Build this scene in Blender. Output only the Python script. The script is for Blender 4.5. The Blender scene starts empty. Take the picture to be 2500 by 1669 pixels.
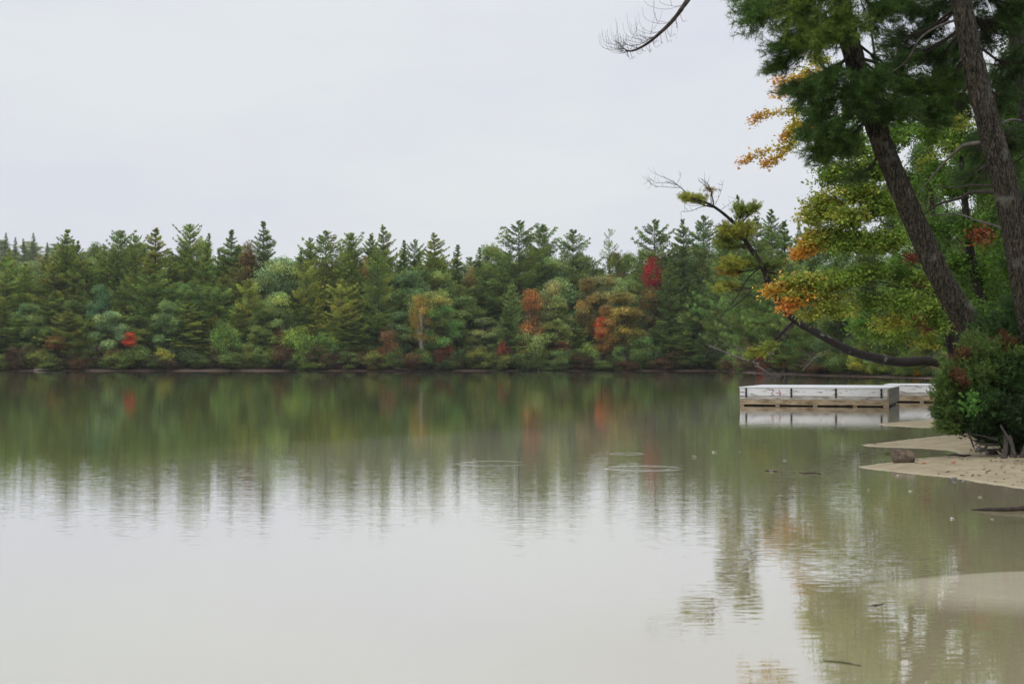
import bpy, math, random
import numpy as np
from mathutils import Vector, noise as mnoise

rng = np.random.default_rng(11)
random.seed(5)
S = bpy.context.scene
COL = S.collection
R = math.radians

# ------------------------------------------------------------------ camera
F = 3470.0            # focal length in pixels of a 2500 px wide frame
EYE = 1.5
PITCH = math.atan(49.5 / F)
cam_d = bpy.data.cameras.new('camera')
cam = bpy.data.objects.new('camera', cam_d)
COL.objects.link(cam)
cam_d.sensor_width = 36.0
cam_d.lens = 36.0 * F / 2500.0
cam_d.clip_start = 0.1
cam_d.clip_end = 6000
cam.location = (0, 0, EYE)
cam.rotation_euler = (R(90) + PITCH, 0, 0)
cam_d.dof.use_dof = True
cam_d.dof.focus_distance = 60
cam_d.dof.aperture_fstop = 4.0
S.camera = cam

# ------------------------------------------------------------------ world and sun
SUN_EL, SUN_AZ = 48.0, 215.0          # soft overcast light from behind the camera, left
W = bpy.data.worlds.new('World')
S.world = W
W.use_nodes = True
nt = W.node_tree
nt.nodes.clear()
N = nt.nodes.new
L = nt.links.new
out = N('ShaderNodeOutputWorld')
bg = N('ShaderNodeBackground')
bg.inputs['Strength'].default_value = 0.1
sky = N('ShaderNodeTexSky')
sky.sky_type = 'NISHITA'
sky.sun_disc = False
sky.sun_elevation = R(SUN_EL)
sky.sun_rotation = R(SUN_AZ)
tc = N('ShaderNodeTexCoord')
sep = N('ShaderNodeSeparateXYZ')
L(tc.outputs['Generated'], sep.inputs[0])
grad = N('ShaderNodeMapRange')        # overcast sky is brighter overhead than at the horizon
grad.inputs['From Min'].default_value = 0.24
grad.inputs['From Max'].default_value = 1.0
grad.inputs['To Min'].default_value = 1.0
grad.inputs['To Max'].default_value = 1.9
L(sep.outputs['Z'], grad.inputs['Value'])
nz = N('ShaderNodeTexNoise')
mp = N('ShaderNodeMapping')
mp.inputs['Scale'].default_value = (2.2, 2.2, 7.0)
L(tc.outputs['Generated'], mp.inputs[0])
L(mp.outputs[0], nz.inputs['Vector'])
nz.inputs['Scale'].default_value = 1.6
nz.inputs['Detail'].default_value = 5
nz.inputs['Roughness'].default_value = 0.5
cr = N('ShaderNodeValToRGB')
cr.color_ramp.elements[0].position = 0.36
cr.color_ramp.elements[0].color = (7.5, 7.65, 8.5, 1)
cr.color_ramp.elements[1].position = 0.62
cr.color_ramp.elements[1].color = (8.1, 8.4, 8.6, 1)
L(nz.outputs['Fac'], cr.inputs[0])
mul = N('ShaderNodeMix'); mul.data_type = 'RGBA'; mul.blend_type = 'MULTIPLY'
mul.inputs[0].default_value = 1.0
L(cr.outputs[0], mul.inputs[6])
L(grad.outputs[0], mul.inputs[7])
mx = N('ShaderNodeMix'); mx.data_type = 'RGBA'
mx.inputs[0].default_value = 0.95      # thick cloud cover over the clear sky
L(sky.outputs[0], mx.inputs[6])
L(mul.outputs[2], mx.inputs[7])
L(mx.outputs[2], bg.inputs['Color'])
L(bg.outputs[0], out.inputs['Surface'])

sun_d = bpy.data.lights.new('sun', 'SUN')
sun_d.energy = 0.9
sun_d.angle = R(25)
sun_d.color = (1.0, 0.97, 0.92)
sun = bpy.data.objects.new('sun', sun_d)
COL.objects.link(sun)
sun.rotation_euler = (R(90 - SUN_EL), 0, R(180 - SUN_AZ))

S.view_settings.view_transform = 'Standard'
S.view_settings.look = 'None'
S.view_settings.exposure = 0.0
S.view_settings.gamma = 1.0
S.render.engine = 'CYCLES'
S.cycles.use_denoising = True
S.cycles.max_bounces = 8
S.cycles.diffuse_bounces = 3
S.cycles.glossy_bounces = 3
S.cycles.transparent_max_bounces = 8
S.cycles.transmission_bounces = 3
S.cycles.volume_bounces = 0
S.cycles.caustics_reflective = False
S.cycles.caustics_refractive = False

# ------------------------------------------------------------------ projection helpers
# (px, py) are positions measured on a 2349 x 1568 view of the photo
C_P, S_P = math.cos(PITCH), math.sin(PITCH)
Q = 2500.0 / 2349.0

def P(px, py, Y):
    """world point seen at (px, py) at distance Y"""
    u = (px * Q - 1250.0) / F
    v = (834.5 - py * Q) / F
    y = C_P - v * S_P
    z = S_P + v * C_P
    k = Y / y
    return Vector((u * k, Y, EYE + z * k))

def G(px, py, z=0.0):
    """point of the level z seen at (px, py)"""
    v = (834.5 - py * Q) / F
    y = C_P - v * S_P
    zz = S_P + v * C_P
    k = (z - EYE) / zz
    return Vector(((px * Q - 1250.0) / F * k, y * k, z))

def lin(r, g, b):
    return tuple((c / 255 / 12.92) if c / 255 <= 0.04045 else ((c / 255 + 0.055) / 1.055) ** 2.4 for c in (r, g, b))

# ------------------------------------------------------------------ scene helpers
def tag(o, label=None, cat=None, group=None, kind=None):
    if label: o['label'] = label
    if cat: o['category'] = cat
    if group: o['group'] = group
    if kind: o['kind'] = kind
    return o

def link(o, parent=None):
    COL.objects.link(o)
    if parent is not None:
        o.parent = parent
    return o

def empty(name, loc=(0, 0, 0), rz=0.0):
    o = bpy.data.objects.new(name, None)
    o.location = loc
    o.rotation_euler = (0, 0, rz)
    o.empty_display_size = 0.2
    return link(o)

def poly_mesh(name, polys, cols=None, mat=None, smooth=False):
    """polys (N,k,3): N separate k-gons, cols (N,3)"""
    n, k, _ = polys.shape
    me = bpy.data.meshes.new(name)
    me.vertices.add(n * k)
    me.vertices.foreach_set('co', polys.reshape(-1).astype(np.float32))
    me.loops.add(n * k)
    me.loops.foreach_set('vertex_index', np.arange(n * k, dtype=np.int32))
    me.polygons.add(n)
    me.polygons.foreach_set('loop_start', np.arange(0, n * k, k, dtype=np.int32))
    me.polygons.foreach_set('loop_total', np.full(n, k, dtype=np.int32))
    me.update(calc_edges=True)
    if cols is not None:
        a = me.attributes.new('tint', 'FLOAT_COLOR', 'FACE')
        c4 = np.ones((n, 4), dtype=np.float32)
        c4[:, :3] = cols
        a.data.foreach_set('color', c4.reshape(-1))
    if mat: me.materials.append(mat)
    return me

class MB:
    """collects tubes, boxes and prisms into one mesh"""
    def __init__(s):
        s.v = []; s.f = []
    def tube(s, pts, rad, sides=6, cap=True):
        pts = [Vector(p) for p in pts]
        base = len(s.v)
        up = Vector((0.13, 0.21, 1)).normalized()
        n = len(pts)
        for i, p in enumerate(pts):
            t = (pts[min(i + 1, n - 1)] - pts[max(i - 1, 0)])
            if t.length < 1e-9: t = Vector((0, 0, 1))
            t.normalize()
            a = t.cross(up)
            if a.length < 0.1: a = t.cross(Vector((1, 0, 0)))
            a.normalize(); b = t.cross(a)
            r = rad[i] if hasattr(rad, '__len__') else rad
            for k in range(sides):
                th = 2 * math.pi * k / sides
                s.v.append(p + a * (math.cos(th) * r) + b * (math.sin(th) * r))
        for i in range(n - 1):
            for k in range(sides):
                k2 = (k + 1) % sides
                s.f.append((base + i * sides + k, base + i * sides + k2, base + (i + 1) * sides + k2, base + (i + 1) * sides + k))
        if cap:
            s.f.append(tuple(base + k for k in range(sides))[::-1])
            s.f.append(tuple(base + (n - 1) * sides + k for k in range(sides)))
        return s
    def box(s, x0, x1, y0, y1, z0, z1, M=None):
        b = len(s.v)
        for z in (z0, z1):
            for (x, y) in ((x0, y0), (x1, y0), (x1, y1), (x0, y1)):
                p = Vector((x, y, z))
                s.v.append(M @ p if M else p)
        for f in ((0, 3, 2, 1), (4, 5, 6, 7), (0, 1, 5, 4), (1, 2, 6, 5), (2, 3, 7, 6), (3, 0, 4, 7)):
            s.f.append(tuple(b + i for i in f))
        return s
    def mesh(s, name, mat, smooth=False):
        me = bpy.data.meshes.new(name)
        me.from_pydata([tuple(p) for p in s.v], [], s.f)
        if smooth: me.polygons.foreach_set('use_smooth', [True] * len(me.polygons))
        me.update()
        if mat: me.materials.append(mat)
        return me
    def build(s, name, mat, parent=None, smooth=False):
        return link(bpy.data.objects.new(name, s.mesh(name, mat, smooth)), parent)

def unit(a):
    return a / (np.linalg.norm(a, axis=-1, keepdims=True) + 1e-9)

# ------------------------------------------------------------------ materials
def new_mat(name):
    m = bpy.data.materials.new(name)
    m.use_nodes = True
    m.node_tree.nodes.clear()
    return m, m.node_tree.nodes.new, m.node_tree.links.new

def mat_foliage(name, transl=0.28, gain=1.0, spec=0.25, rough=0.5, hue=0.5, turn=False):
    m, N, L = new_mat(name)
    o = N('ShaderNodeOutputMaterial')
    at = N('ShaderNodeAttribute'); at.attribute_name = 'tint'
    oi = N('ShaderNodeObjectInfo')
    mu = N('ShaderNodeMix'); mu.data_type = 'RGBA'; mu.blend_type = 'MULTIPLY'
    mu.inputs[0].default_value = 1.0
    L(at.outputs['Color'], mu.inputs[6]); L(oi.outputs['Color'], mu.inputs[7])
    csrc = mu.outputs[2]
    if turn:                                # some boughs of a turning tree are still green
        tcn = N('ShaderNodeTexCoord')
        nn = N('ShaderNodeTexNoise'); nn.inputs['Scale'].default_value = 0.9; nn.inputs['Detail'].default_value = 3; nn.inputs['Roughness'].default_value = 0.7
        L(tcn.outputs['Object'], nn.inputs['Vector'])
        mr = N('ShaderNodeMapRange'); mr.inputs['From Min'].default_value = 0.50; mr.inputs['From Max'].default_value = 0.60; mr.inputs['To Max'].default_value = 0.8
        L(nn.outputs['Fac'], mr.inputs['Value'])
        gm_ = N('ShaderNodeMix'); gm_.data_type = 'RGBA'; gm_.blend_type = 'MULTIPLY'; gm_.inputs[0].default_value = 1.0
        L(at.outputs['Color'], gm_.inputs[6]); gm_.inputs[7].default_value = (0.115, 0.13, 0.038, 1)
        mm = N('ShaderNodeMix'); mm.data_type = 'RGBA'
        L(mr.outputs[0], mm.inputs[0]); L(mu.outputs[2], mm.inputs[6]); L(gm_.outputs[2], mm.inputs[7])
        csrc = mm.outputs[2]
    hs = N('ShaderNodeHueSaturation')
    hs.inputs['Value'].default_value = gain
    hs.inputs['Saturation'].default_value = 1.0; hs.inputs['Hue'].default_value = hue
    L(csrc, hs.inputs['Color'])
    b = N('ShaderNodeBsdfPrincipled')
    b.inputs['Roughness'].default_value = rough
    b.inputs['Specular IOR Level'].default_value = spec
    t = N('ShaderNodeBsdfTranslucent')
    L(hs.outputs[0], b.inputs['Base Color']); L(hs.outputs[0], t.inputs['Color'])
    ms = N('ShaderNodeMixShader'); ms.inputs[0].default_value = transl
    L(b.outputs[0], ms.inputs[1]); L(t.outputs[0], ms.inputs[2])
    L(ms.outputs[0], o.inputs['Surface'])
    return m

def mat_bark(name, c0, c1, scale=8.0, stretch=0.15, bump=0.6, lichen=0.0):
    m, N, L = new_mat(name)
    o = N('ShaderNodeOutputMaterial')
    tc = N('ShaderNodeTexCoord')
    mp = N('ShaderNodeMapping'); mp.inputs['Scale'].default_value = (1, 1, stretch)
    L(tc.outputs['Object'], mp.inputs[0])
    vo = N('ShaderNodeTexVoronoi'); vo.inputs['Scale'].default_value = scale
    vo.feature = 'DISTANCE_TO_EDGE'
    nz = N('ShaderNodeTexNoise'); nz.inputs['Scale'].default_value = scale * 2.2
    nz.inputs['Detail'].default_value = 8; nz.inputs['Roughness'].default_value = 0.65
    nw = N('ShaderNodeTexNoise'); nw.inputs['Scale'].default_value = scale * 0.8
    wa = N('ShaderNodeVectorMath'); wa.operation = 'MULTIPLY_ADD'
    wa.inputs[1].default_value = (0.5, 0.5, 0.5)
    L(mp.outputs[0], nz.inputs['Vector']); L(mp.outputs[0], nw.inputs['Vector'])
    L(nw.outputs['Color'], wa.inputs[0]); L(mp.outputs[0], wa.inputs[2])
    L(wa.outputs[0], vo.inputs['Vector'])
    ad = N('ShaderNodeMath'); ad.operation = 'MULTIPLY_ADD'
    L(vo.outputs['Distance'], ad.inputs[0]); ad.inputs[1].default_value = 0.9
    L(nz.outputs['Fac'], ad.inputs[2])
    cr = N('ShaderNodeValToRGB')
    cr.color_ramp.elements[0].position = 0.48; cr.color_ramp.elements[0].color = (*c0, 1)
    cr.color_ramp.elements[1].position = 0.92; cr.color_ramp.elements[1].color = (*c1, 1)
    L(ad.outputs[0], cr.inputs[0])
    src = cr.outputs[0]
    if lichen > 0:
        n2 = N('ShaderNodeTexNoise'); n2.inputs['Scale'].default_value = 2.6; n2.inputs['Detail'].default_value = 6
        L(tc.outputs['Object'], n2.inputs['Vector'])
        r2 = N('ShaderNodeMapRange'); r2.inputs['From Min'].default_value = 0.60; r2.inputs['From Max'].default_value = 0.68
        r2.inputs['To Max'].default_value = lichen
        L(n2.outputs['Fac'], r2.inputs['Value'])
        mm = N('ShaderNodeMix'); mm.data_type = 'RGBA'
        L(r2.outputs[0], mm.inputs[0]); L(src, mm.inputs[6]); mm.inputs[7].default_value = (0.22, 0.24, 0.19, 1)
        src = mm.outputs[2]
    b = N('ShaderNodeBsdfPrincipled'); b.inputs['Roughness'].default_value = 0.85
    b.inputs['Specular IOR Level'].default_value = 0.25
    L(src, b.inputs['Base Color'])
    bp = N('ShaderNodeBump'); bp.inputs['Strength'].default_value = bump; bp.inputs['Distance'].default_value = 0.03
    L(ad.outputs[0], bp.inputs['Height']); L(bp.outputs[0], b.inputs['Normal'])
    L(b.outputs[0], o.inputs['Surface'])
    return m

def mat_noise(name, c0, c1, scale=5.0, rough=0.8, bump=0.2, dist=0.01, p0=0.35, p1=0.65, stretch=(1, 1, 1), spec=0.3):
    m, N, L = new_mat(name)
    o = N('ShaderNodeOutputMaterial')
    tc = N('ShaderNodeTexCoord'); mp = N('ShaderNodeMapping'); mp.inputs['Scale'].default_value = stretch
    L(tc.outputs['Object'], mp.inputs[0])
    nz = N('ShaderNodeTexNoise'); nz.inputs['Scale'].default_value = scale
    nz.inputs['Detail'].default_value = 8; nz.inputs['Roughness'].default_value = 0.62
    L(mp.outputs[0], nz.inputs['Vector'])
    cr = N('ShaderNodeValToRGB')
    cr.color_ramp.elements[0].position = p0; cr.color_ramp.elements[0].color = (*c0, 1)
    cr.color_ramp.elements[1].position = p1; cr.color_ramp.elements[1].color = (*c1, 1)
    L(nz.outputs['Fac'], cr.inputs[0])
    b = N('ShaderNodeBsdfPrincipled'); b.inputs['Roughness'].default_value = rough
    b.inputs['Specular IOR Level'].default_value = spec
    L(cr.outputs[0], b.inputs['Base Color'])
    bp = N('ShaderNodeBump'); bp.inputs['Strength'].default_value = bump; bp.inputs['Distance'].default_value = dist
    L(nz.outputs['Fac'], bp.inputs['Height']); L(bp.outputs[0], b.inputs['Normal'])
    L(b.outputs[0], o.inputs['Surface'])
    return m

M_FOL = mat_foliage('foliage_far', 0.32, 2.25, 0.08, 0.7, 0.5)
M_TURN = mat_foliage('turning_leaf', 0.32, 2.25, 0.08, 0.7, 0.5, turn=True)
M_LEAF = mat_foliage('broad_leaf', 0.40, 1.42)
M_NEEDLE = mat_foliage('pine_needle', 0.3, 1.25, 0.3, 0.45)
M_BARKFAR = mat_noise('bark_far', (0.035, 0.03, 0.024), (0.11, 0.095, 0.08), 3.0, 0.9, 0.2)
M_BIRCH = mat_noise('birch_bark', (0.16, 0.14, 0.12), (0.62, 0.6, 0.55), 4.0, 0.7, 0.1, p0=0.3, p1=0.5, stretch=(1, 1, 2.5))
M_BARK = mat_bark('pine_bark', (0.008, 0.006, 0.004), (0.13, 0.112, 0.080), 14.0, 0.22, 1.0, 0.35)
M_BARKLEAN = mat_bark('leaning_bark', (0.008, 0.006, 0.005), (0.05, 0.04, 0.032), 20.0, 0.6, 0.6, 0.9)
M_TWIG = mat_noise('twig_bark', (0.02, 0.016, 0.013), (0.07, 0.055, 0.045), 12.0, 0.85, 0.2)
M_DEADTWIG = mat_noise('dead_twig_bark', (0.07, 0.06, 0.055), (0.2, 0.18, 0.165), 9.0, 0.85, 0.2)
M_DEAD = mat_noise('dead_branch_bark', (0.05, 0.035, 0.03), (0.13, 0.09, 0.07), 5.0, 0.9, 0.2)

# ------------------------------------------------------------------ ground and lake outline
lake_far_left = [(-420, 225), (-200, 244), (-120, 249), (-90, 251.5), (-60, 249.5), (-30, 251), (-8, 250), (12, 252), (28, 250), (36, 246)]
right_bank = [(35.5, 222), (32.6, 196), (34.4, 172), (34.9, 158), (37.2, 147), (38.6, 132), (36.5, 118), (31, 100), (25.5, 82), (20.2, 62), (17.3, 51), (14.2, 43)]
gp = lambda x, y: (G(x, y).x, G(x, y).y)
spits = [gp(2200, 955), gp(2140, 962), gp(2060, 968), gp(2018, 971), gp(2009, 973), gp(2030, 976), gp(2080, 979), gp(2140, 981), gp(2200, 986), gp(2200, 994),
         gp(2140, 1001), gp(2085, 1007), gp(2020, 1015), gp(1980, 1019), gp(1971, 1021), gp(1985, 1023.5), gp(2040, 1026), gp(2110, 1028), gp(2165, 1032),
         gp(2195, 1037), gp(2190, 1043), gp(2150, 1047), gp(2100, 1051), gp(2050, 1059), gp(1990, 1066), gp(1962, 1070), gp(1975, 1074), gp(2030, 1080),
         gp(2110, 1089), gp(2190, 1097), gp(2250, 1108), gp(2349, 1122), gp(2420, 1134)]
near = [(7.6, 14.4), (7.4, 11.5), (8.2, 8), (9, 3), (6, -2), (0, -3.5), (-12, -5), (-50, -12), (-180, 0), (-420, 60)]
LAKE = np.array(lake_far_left + right_bank + spits + near, dtype=float)
# wobble the long shore segments a little
def densify(poly):
    res = []
    n = len(poly)
    for i in range(n):
        a, b = poly[i], poly[(i + 1) % n]
        d = np.linalg.norm(b - a)
        k = max(1, int(d / 6)) if d > 8 else 1
        nrm = np.array([-(b - a)[1], (b - a)[0]]) / (d + 1e-9)
        for j in range(k):
            p = a + (b - a) * j / k
            if j: p = p + nrm * 1.1 * mnoise.noise(Vector((p[0] * 0.09, p[1] * 0.09, 3.3)))
            res.append(p)
    return np.array(res)
LAKE = densify(LAKE)
SHC = Vector((3.95, 9.65, 0))          # centre of the submerged sand bar

def sdist(X, Y):
    """distance to the lake outline, positive on land"""
    shp = X.shape
    x = X.reshape(-1); y = Y.reshape(-1)
    d2 = np.full(x.shape, 1e18)
    inside = np.zeros(x.shape, dtype=bool)
    A = LAKE; B = np.roll(LAKE, -1, axis=0)
    for (ax, ay), (bx, by) in zip(A, B):
        ex, ey = bx - ax, by - ay
        t = np.clip(((x - ax) * ex + (y - ay) * ey) / (ex * ex + ey * ey + 1e-12), 0, 1)
        dx = x - ax - t * ex; dy = y - ay - t * ey
        d2 = np.minimum(d2, dx * dx + dy * dy)
        c = (ay > y) != (by > y)
        if ey != 0:
            inside ^= c & (x < ex * (y - ay) / ey + ax)
    d = np.sqrt(d2)
    return np.where(inside, -d, d).reshape(shp)

def sstep(a, b, x):
    t = np.clip((x - a) / (b - a), 0, 1)
    return t * t * (3 - 2 * t)

def height(X, Y, s=None):
    if s is None: s = sdist(X, Y)
    farness = sstep(60, 200, Y)
    bank = np.where(s > 0, 0.055 * np.minimum(s, 2.5) + 0.16 * np.clip(s - 2.5, 0, 14), 0)
    bank = bank + sstep(8, 110, s) * 9.0 * farness + sstep(60, 300, s) * 8.0 * farness
    bank = bank + farness * np.where(s > 0, 0.25 * np.minimum(s, 2.0), 0) * 0.6
    hill = 47 * np.exp(-(((X + 330) / 260) ** 2 + ((Y - 860) / 190) ** 2))
    hill += 30 * np.exp(-(((X - 150) / 60) ** 2 + ((Y - 330) / 90) ** 2))
    sub = -(0.055 * np.minimum(-s, 4) + 0.05 * np.clip(-s - 4, 0, 12) + 0.07 * np.clip(-s - 16, 0, 25)) 
    z = np.where(s > 0, bank + hill * np.clip(s / 60, 0, 1), np.maximum(sub - 0.006, -2.2))
    e = np.sqrt(((X - SHC.x) / 1.45) ** 2 + ((Y - SHC.y - 0.15 * (X - SHC.x)) / 1.0) ** 2)
    bar = -0.008 - 0.16 * np.clip(e - 0.70, 0, 5)
    near_ = (s < 0) & (e < 3)
    z = np.where(near_, np.maximum(z - 0.10 * np.clip(1 - e / 3, 0, 1) * 0, bar), z)
    return z

def axis(a):
    return np.unique(np.round(np.concatenate(a), 4))
gx = axis([np.linspace(-900, -130, 40), np.linspace(-130, -20, 56), np.linspace(-20, 1.5, 30), np.arange(1.5, 13.0, 0.09), np.linspace(13, 24, 40), np.linspace(24, 60, 40), np.linspace(60, 160, 50), np.linspace(160, 900, 36)])
gy = axis([np.linspace(-300, -8, 14), np.linspace(-8, 6, 24), np.arange(6, 15, 0.15), np.arange(15, 38, 0.1), np.arange(38, 62, 0.5), np.linspace(62, 230, 90), np.arange(230, 262, 0.5), np.linspace(262, 420, 50), np.linspace(420, 1500, 50)])
XX, YY = np.meshgrid(gx, gy)
SS = sdist(XX, YY)
ZZ = height(XX, YY, SS)
# footprints of uneven sand and a rough forest floor
for j in range(0, ZZ.shape[0]):
    yy = gy[j]
    if 14 < yy < 45:
        for i in np.nonzero((gx > 3) & (gx < 14))[0]:
            if SS[j, i] > 0.05:
                k = min(1.0, SS[j, i] / 0.8)
                p = Vector((gx[i] * 2.6, yy * 1.6, 0))
                ZZ[j, i] += k * (0.018 * mnoise.noise(p) + 0.012 * mnoise.noise(p * 3.1))
def grid_mesh(name, XX, YY, ZZ):
    ny, nx = XX.shape
    me = bpy.data.meshes.new(name)
    co = np.stack([XX, YY, ZZ], -1).reshape(-1, 3).astype(np.float32)
    idx = np.arange(ny * nx).reshape(ny, nx)
    q = np.stack([idx[:-1, :-1], idx[:-1, 1:], idx[1:, 1:], idx[1:, :-1]], -1).reshape(-1, 4).astype(np.int32)
    me.vertices.add(len(co)); me.vertices.foreach_set('co', co.reshape(-1))
    me.loops.add(q.size); me.loops.foreach_set('vertex_index', q.reshape(-1))
    me.polygons.add(len(q))
    me.polygons.foreach_set('loop_start', np.arange(0, q.size, 4, dtype=np.int32))
    me.polygons.foreach_set('loop_total', np.full(len(q), 4, dtype=np.int32))
    me.polygons.foreach_set('use_smooth', np.ones(len(q), dtype=bool))
    me.update(calc_edges=True)
    return me
gme = grid_mesh('ground', XX, YY, ZZ)
a = gme.attributes.new('inland', 'FLOAT', 'POINT')
a.data.foreach_set('value', SS.reshape(-1).astype(np.float32))
ground = link(bpy.data.objects.new('ground', gme)); tag(ground, 'sandy lake bed, pale sand spits and dark leaf littered forest floor', 'ground', kind='structure')

def mat_ground():
    m, N, L = new_mat('ground')
    o = N('ShaderNodeOutputMaterial')
    geo = N('ShaderNodeNewGeometry'); sp = N('ShaderNodeSeparateXYZ')
    L(geo.outputs['Position'], sp.inputs[0])
    # lake bed: sand, then olive silt and algae; murk of deeper water painted in
    deep = N('ShaderNodeValToRGB'); deep.color_ramp.interpolation = 'EASE'
    mr = N('ShaderNodeMapRange'); mr.inputs['From Min'].default_value = -2.0; mr.inputs['From Max'].default_value = 0.0
    nbig = N('ShaderNodeTexNoise'); nbig.inputs['Scale'].default_value = 0.35; nbig.inputs['Detail'].default_value = 5
    L(geo.outputs['Position'], nbig.inputs['Vector'])
    ma = N('ShaderNodeMath'); ma.operation = 'MULTIPLY_ADD'; ma.inputs[1].default_value = 0.03
    L(nbig.outputs['Fac'], ma.inputs[0])
    m2 = N('ShaderNodeMath'); m2.operation = 'ADD'; m2.inputs[1].default_value = -0.015
    L(sp.outputs['Z'], m2.inputs[0]); L(m2.outputs[0], ma.inputs[2])
    L(ma.outputs[0], mr.inputs['Value']); L(mr.outputs[0], deep.inputs[0])
    e = deep.color_ramp.elements
    e[0].position = 0.0; e[0].color = (0.19, 0.225, 0.075, 1)
    e[1].position = 1.0; e[1].color = (0.43, 0.37, 0.26, 1)
    for pos, c in ((0.25, (0.205, 0.235, 0.080)), (0.45, (0.255, 0.275, 0.105)), (0.58, (0.32, 0.32, 0.17)), (0.68, (0.40, 0.38, 0.28)), (0.78, (0.43, 0.395, 0.30)), (0.90, (0.39, 0.345, 0.21)), (0.95, (0.37, 0.325, 0.19))):
        n = e.new(pos); n.color = (*c, 1)
    # clean pale sand of the submerged bar
    pd = N('ShaderNodeVectorMath'); pd.operation = 'SUBTRACT'; pd.inputs[1].default_value = (SHC.x, SHC.y, 0)
    L(geo.outputs['Position'], pd.inputs[0])
    ps = N('ShaderNodeVectorMath'); ps.operation = 'MULTIPLY'; ps.inputs[1].default_value = (1 / 1.5, 1 / 1.05, 0)
    L(pd.outputs[0], ps.inputs[0])
    pl = N('ShaderNodeVectorMath'); pl.operation = 'LENGTH'; L(ps.outputs[0], pl.inputs[0])
    pa = N('ShaderNodeMath'); pa.operation = 'MULTIPLY_ADD'; pa.inputs[1].default_value = 0.5
    L(nbig.outputs['Fac'], pa.inputs[0]); L(pl.outputs['Value'], pa.inputs[2])
    pr = N('ShaderNodeMapRange'); pr.inputs['From Min'].default_value = 1.35; pr.inputs['From Max'].default_value = 1.0
    L(pa.outputs[0], pr.inputs['Value'])
    pm = N('ShaderNodeMix'); pm.data_type = 'RGBA'
    L(pr.outputs[0], pm.inputs[0]); L(deep.outputs[0], pm.inputs[6]); pm.inputs[7].default_value = (0.80, 0.71, 0.55, 1)
    # dry sand with fine grain
    n1 = N('ShaderNodeTexNoise'); n1.inputs['Scale'].default_value = 3.0; n1.inputs['Detail'].default_value = 10; n1.inputs['Roughness'].default_value = 0.7
    L(geo.outputs['Position'], n1.inputs['Vector'])
    sand = N('ShaderNodeValToRGB')
    sand.color_ramp.elements[0].position = 0.3; sand.color_ramp.elements[0].color = (0.22, 0.18, 0.11, 1)
    sand.color_ramp.elements[1].position = 0.7; sand.color_ramp.elements[1].color = (0.38, 0.32, 0.21, 1)
    L(n1.outputs['Fac'], sand.inputs[0])
    farc = N('ShaderNodeMix'); farc.data_type = 'RGBA'
    fy = N('ShaderNodeMapRange'); fy.inputs['From Min'].default_value = 70; fy.inputs['From Max'].default_value = 130
    L(sp.outputs['Y'], fy.inputs['Value']); L(fy.outputs[0], farc.inputs[0]); L(sand.outputs[0], farc.inputs[6]); farc.inputs[7].default_value = (0.115, 0.078, 0.058, 1)
    # litter
    n3 = N('ShaderNodeTexNoise'); n3.inputs['Scale'].default_value = 7.0; n3.inputs['Detail'].default_value = 8; n3.inputs['Roughness'].default_value = 0.75
    L(geo.outputs['Position'], n3.inputs['Vector'])
    lit = N('ShaderNodeValToRGB')
    lit.color_ramp.elements[0].position = 0.35; lit.color_ramp.elements[0].color = (0.02, 0.016, 0.010, 1)
    lit.color_ramp.elements[1].position = 0.68; lit.color_ramp.elements[1].color = (0.085, 0.055, 0.032, 1)
    L(n3.outputs['Fac'], lit.inputs[0])
    at = N('ShaderNodeAttribute'); at.attribute_name = 'inland'
    # sand reaches further inland near the camera than on the far shore
    yr = N('ShaderNodeMapRange'); yr.inputs['From Min'].default_value = 40; yr.inputs['From Max'].default_value = 80
    yr.inputs['To Min'].default_value = 1.5; yr.inputs['To Max'].default_value = 0.35
    L(sp.outputs['Y'], yr.inputs['Value'])
    sub = N('ShaderNodeMath'); sub.operation = 'SUBTRACT'; L(at.outputs['Fac'], sub.inputs[0]); L(yr.outputs[0], sub.inputs[1])
    nn = N('ShaderNodeMath'); nn.operation = 'MULTIPLY_ADD'; nn.inputs[1].default_value = 3.2
    L(n3.outputs['Fac'], nn.inputs[0]); L(sub.outputs[0], nn.inputs[2])
    r3 = N('ShaderNodeMapRange'); r3.inputs['From Min'].default_value = 1.7; r3.inputs['From Max'].default_value = 2.6
    L(nn.outputs[0], r3.inputs['Value'])
    mxl = N('ShaderNodeMix'); mxl.data_type = 'RGBA'
    L(r3.outputs[0], mxl.inputs[0]); L(farc.outputs[2], mxl.inputs[6]); L(lit.outputs[0], mxl.inputs[7])
    # wet rim
    rz = N('ShaderNodeMapRange'); rz.inputs['From Min'].default_value = -0.004; rz.inputs['From Max'].default_value = 0.012
    L(sp.outputs['Z'], rz.inputs['Value'])
    mxw = N('ShaderNodeMix'); mxw.data_type = 'RGBA'
    L(rz.outputs[0], mxw.inputs[0]); L(pm.outputs[2], mxw.inputs[6]); L(mxl.outputs[2], mxw.inputs[7])
    b = N('ShaderNodeBsdfPrincipled'); b.inputs['Roughness'].default_value = 0.9; b.inputs['Specular IOR Level'].default_value = 0.15
    L(mxw.outputs[2], b.inputs['Base Color'])
    bp = N('ShaderNodeBump'); bp.inputs['Strength'].default_value = 0.5; bp.inputs['Distance'].default_value = 0.02
    L(n3.outputs['Fac'], bp.inputs['Height']); L(bp.outputs[0], b.inputs['Normal'])
    L(b.outputs[0], o.inputs['Surface'])
    return m
gme.materials.append(mat_ground())

def gz(x, y):
    return float(height(np.array([float(x)]), np.array([float(y)]))[0])

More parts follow.
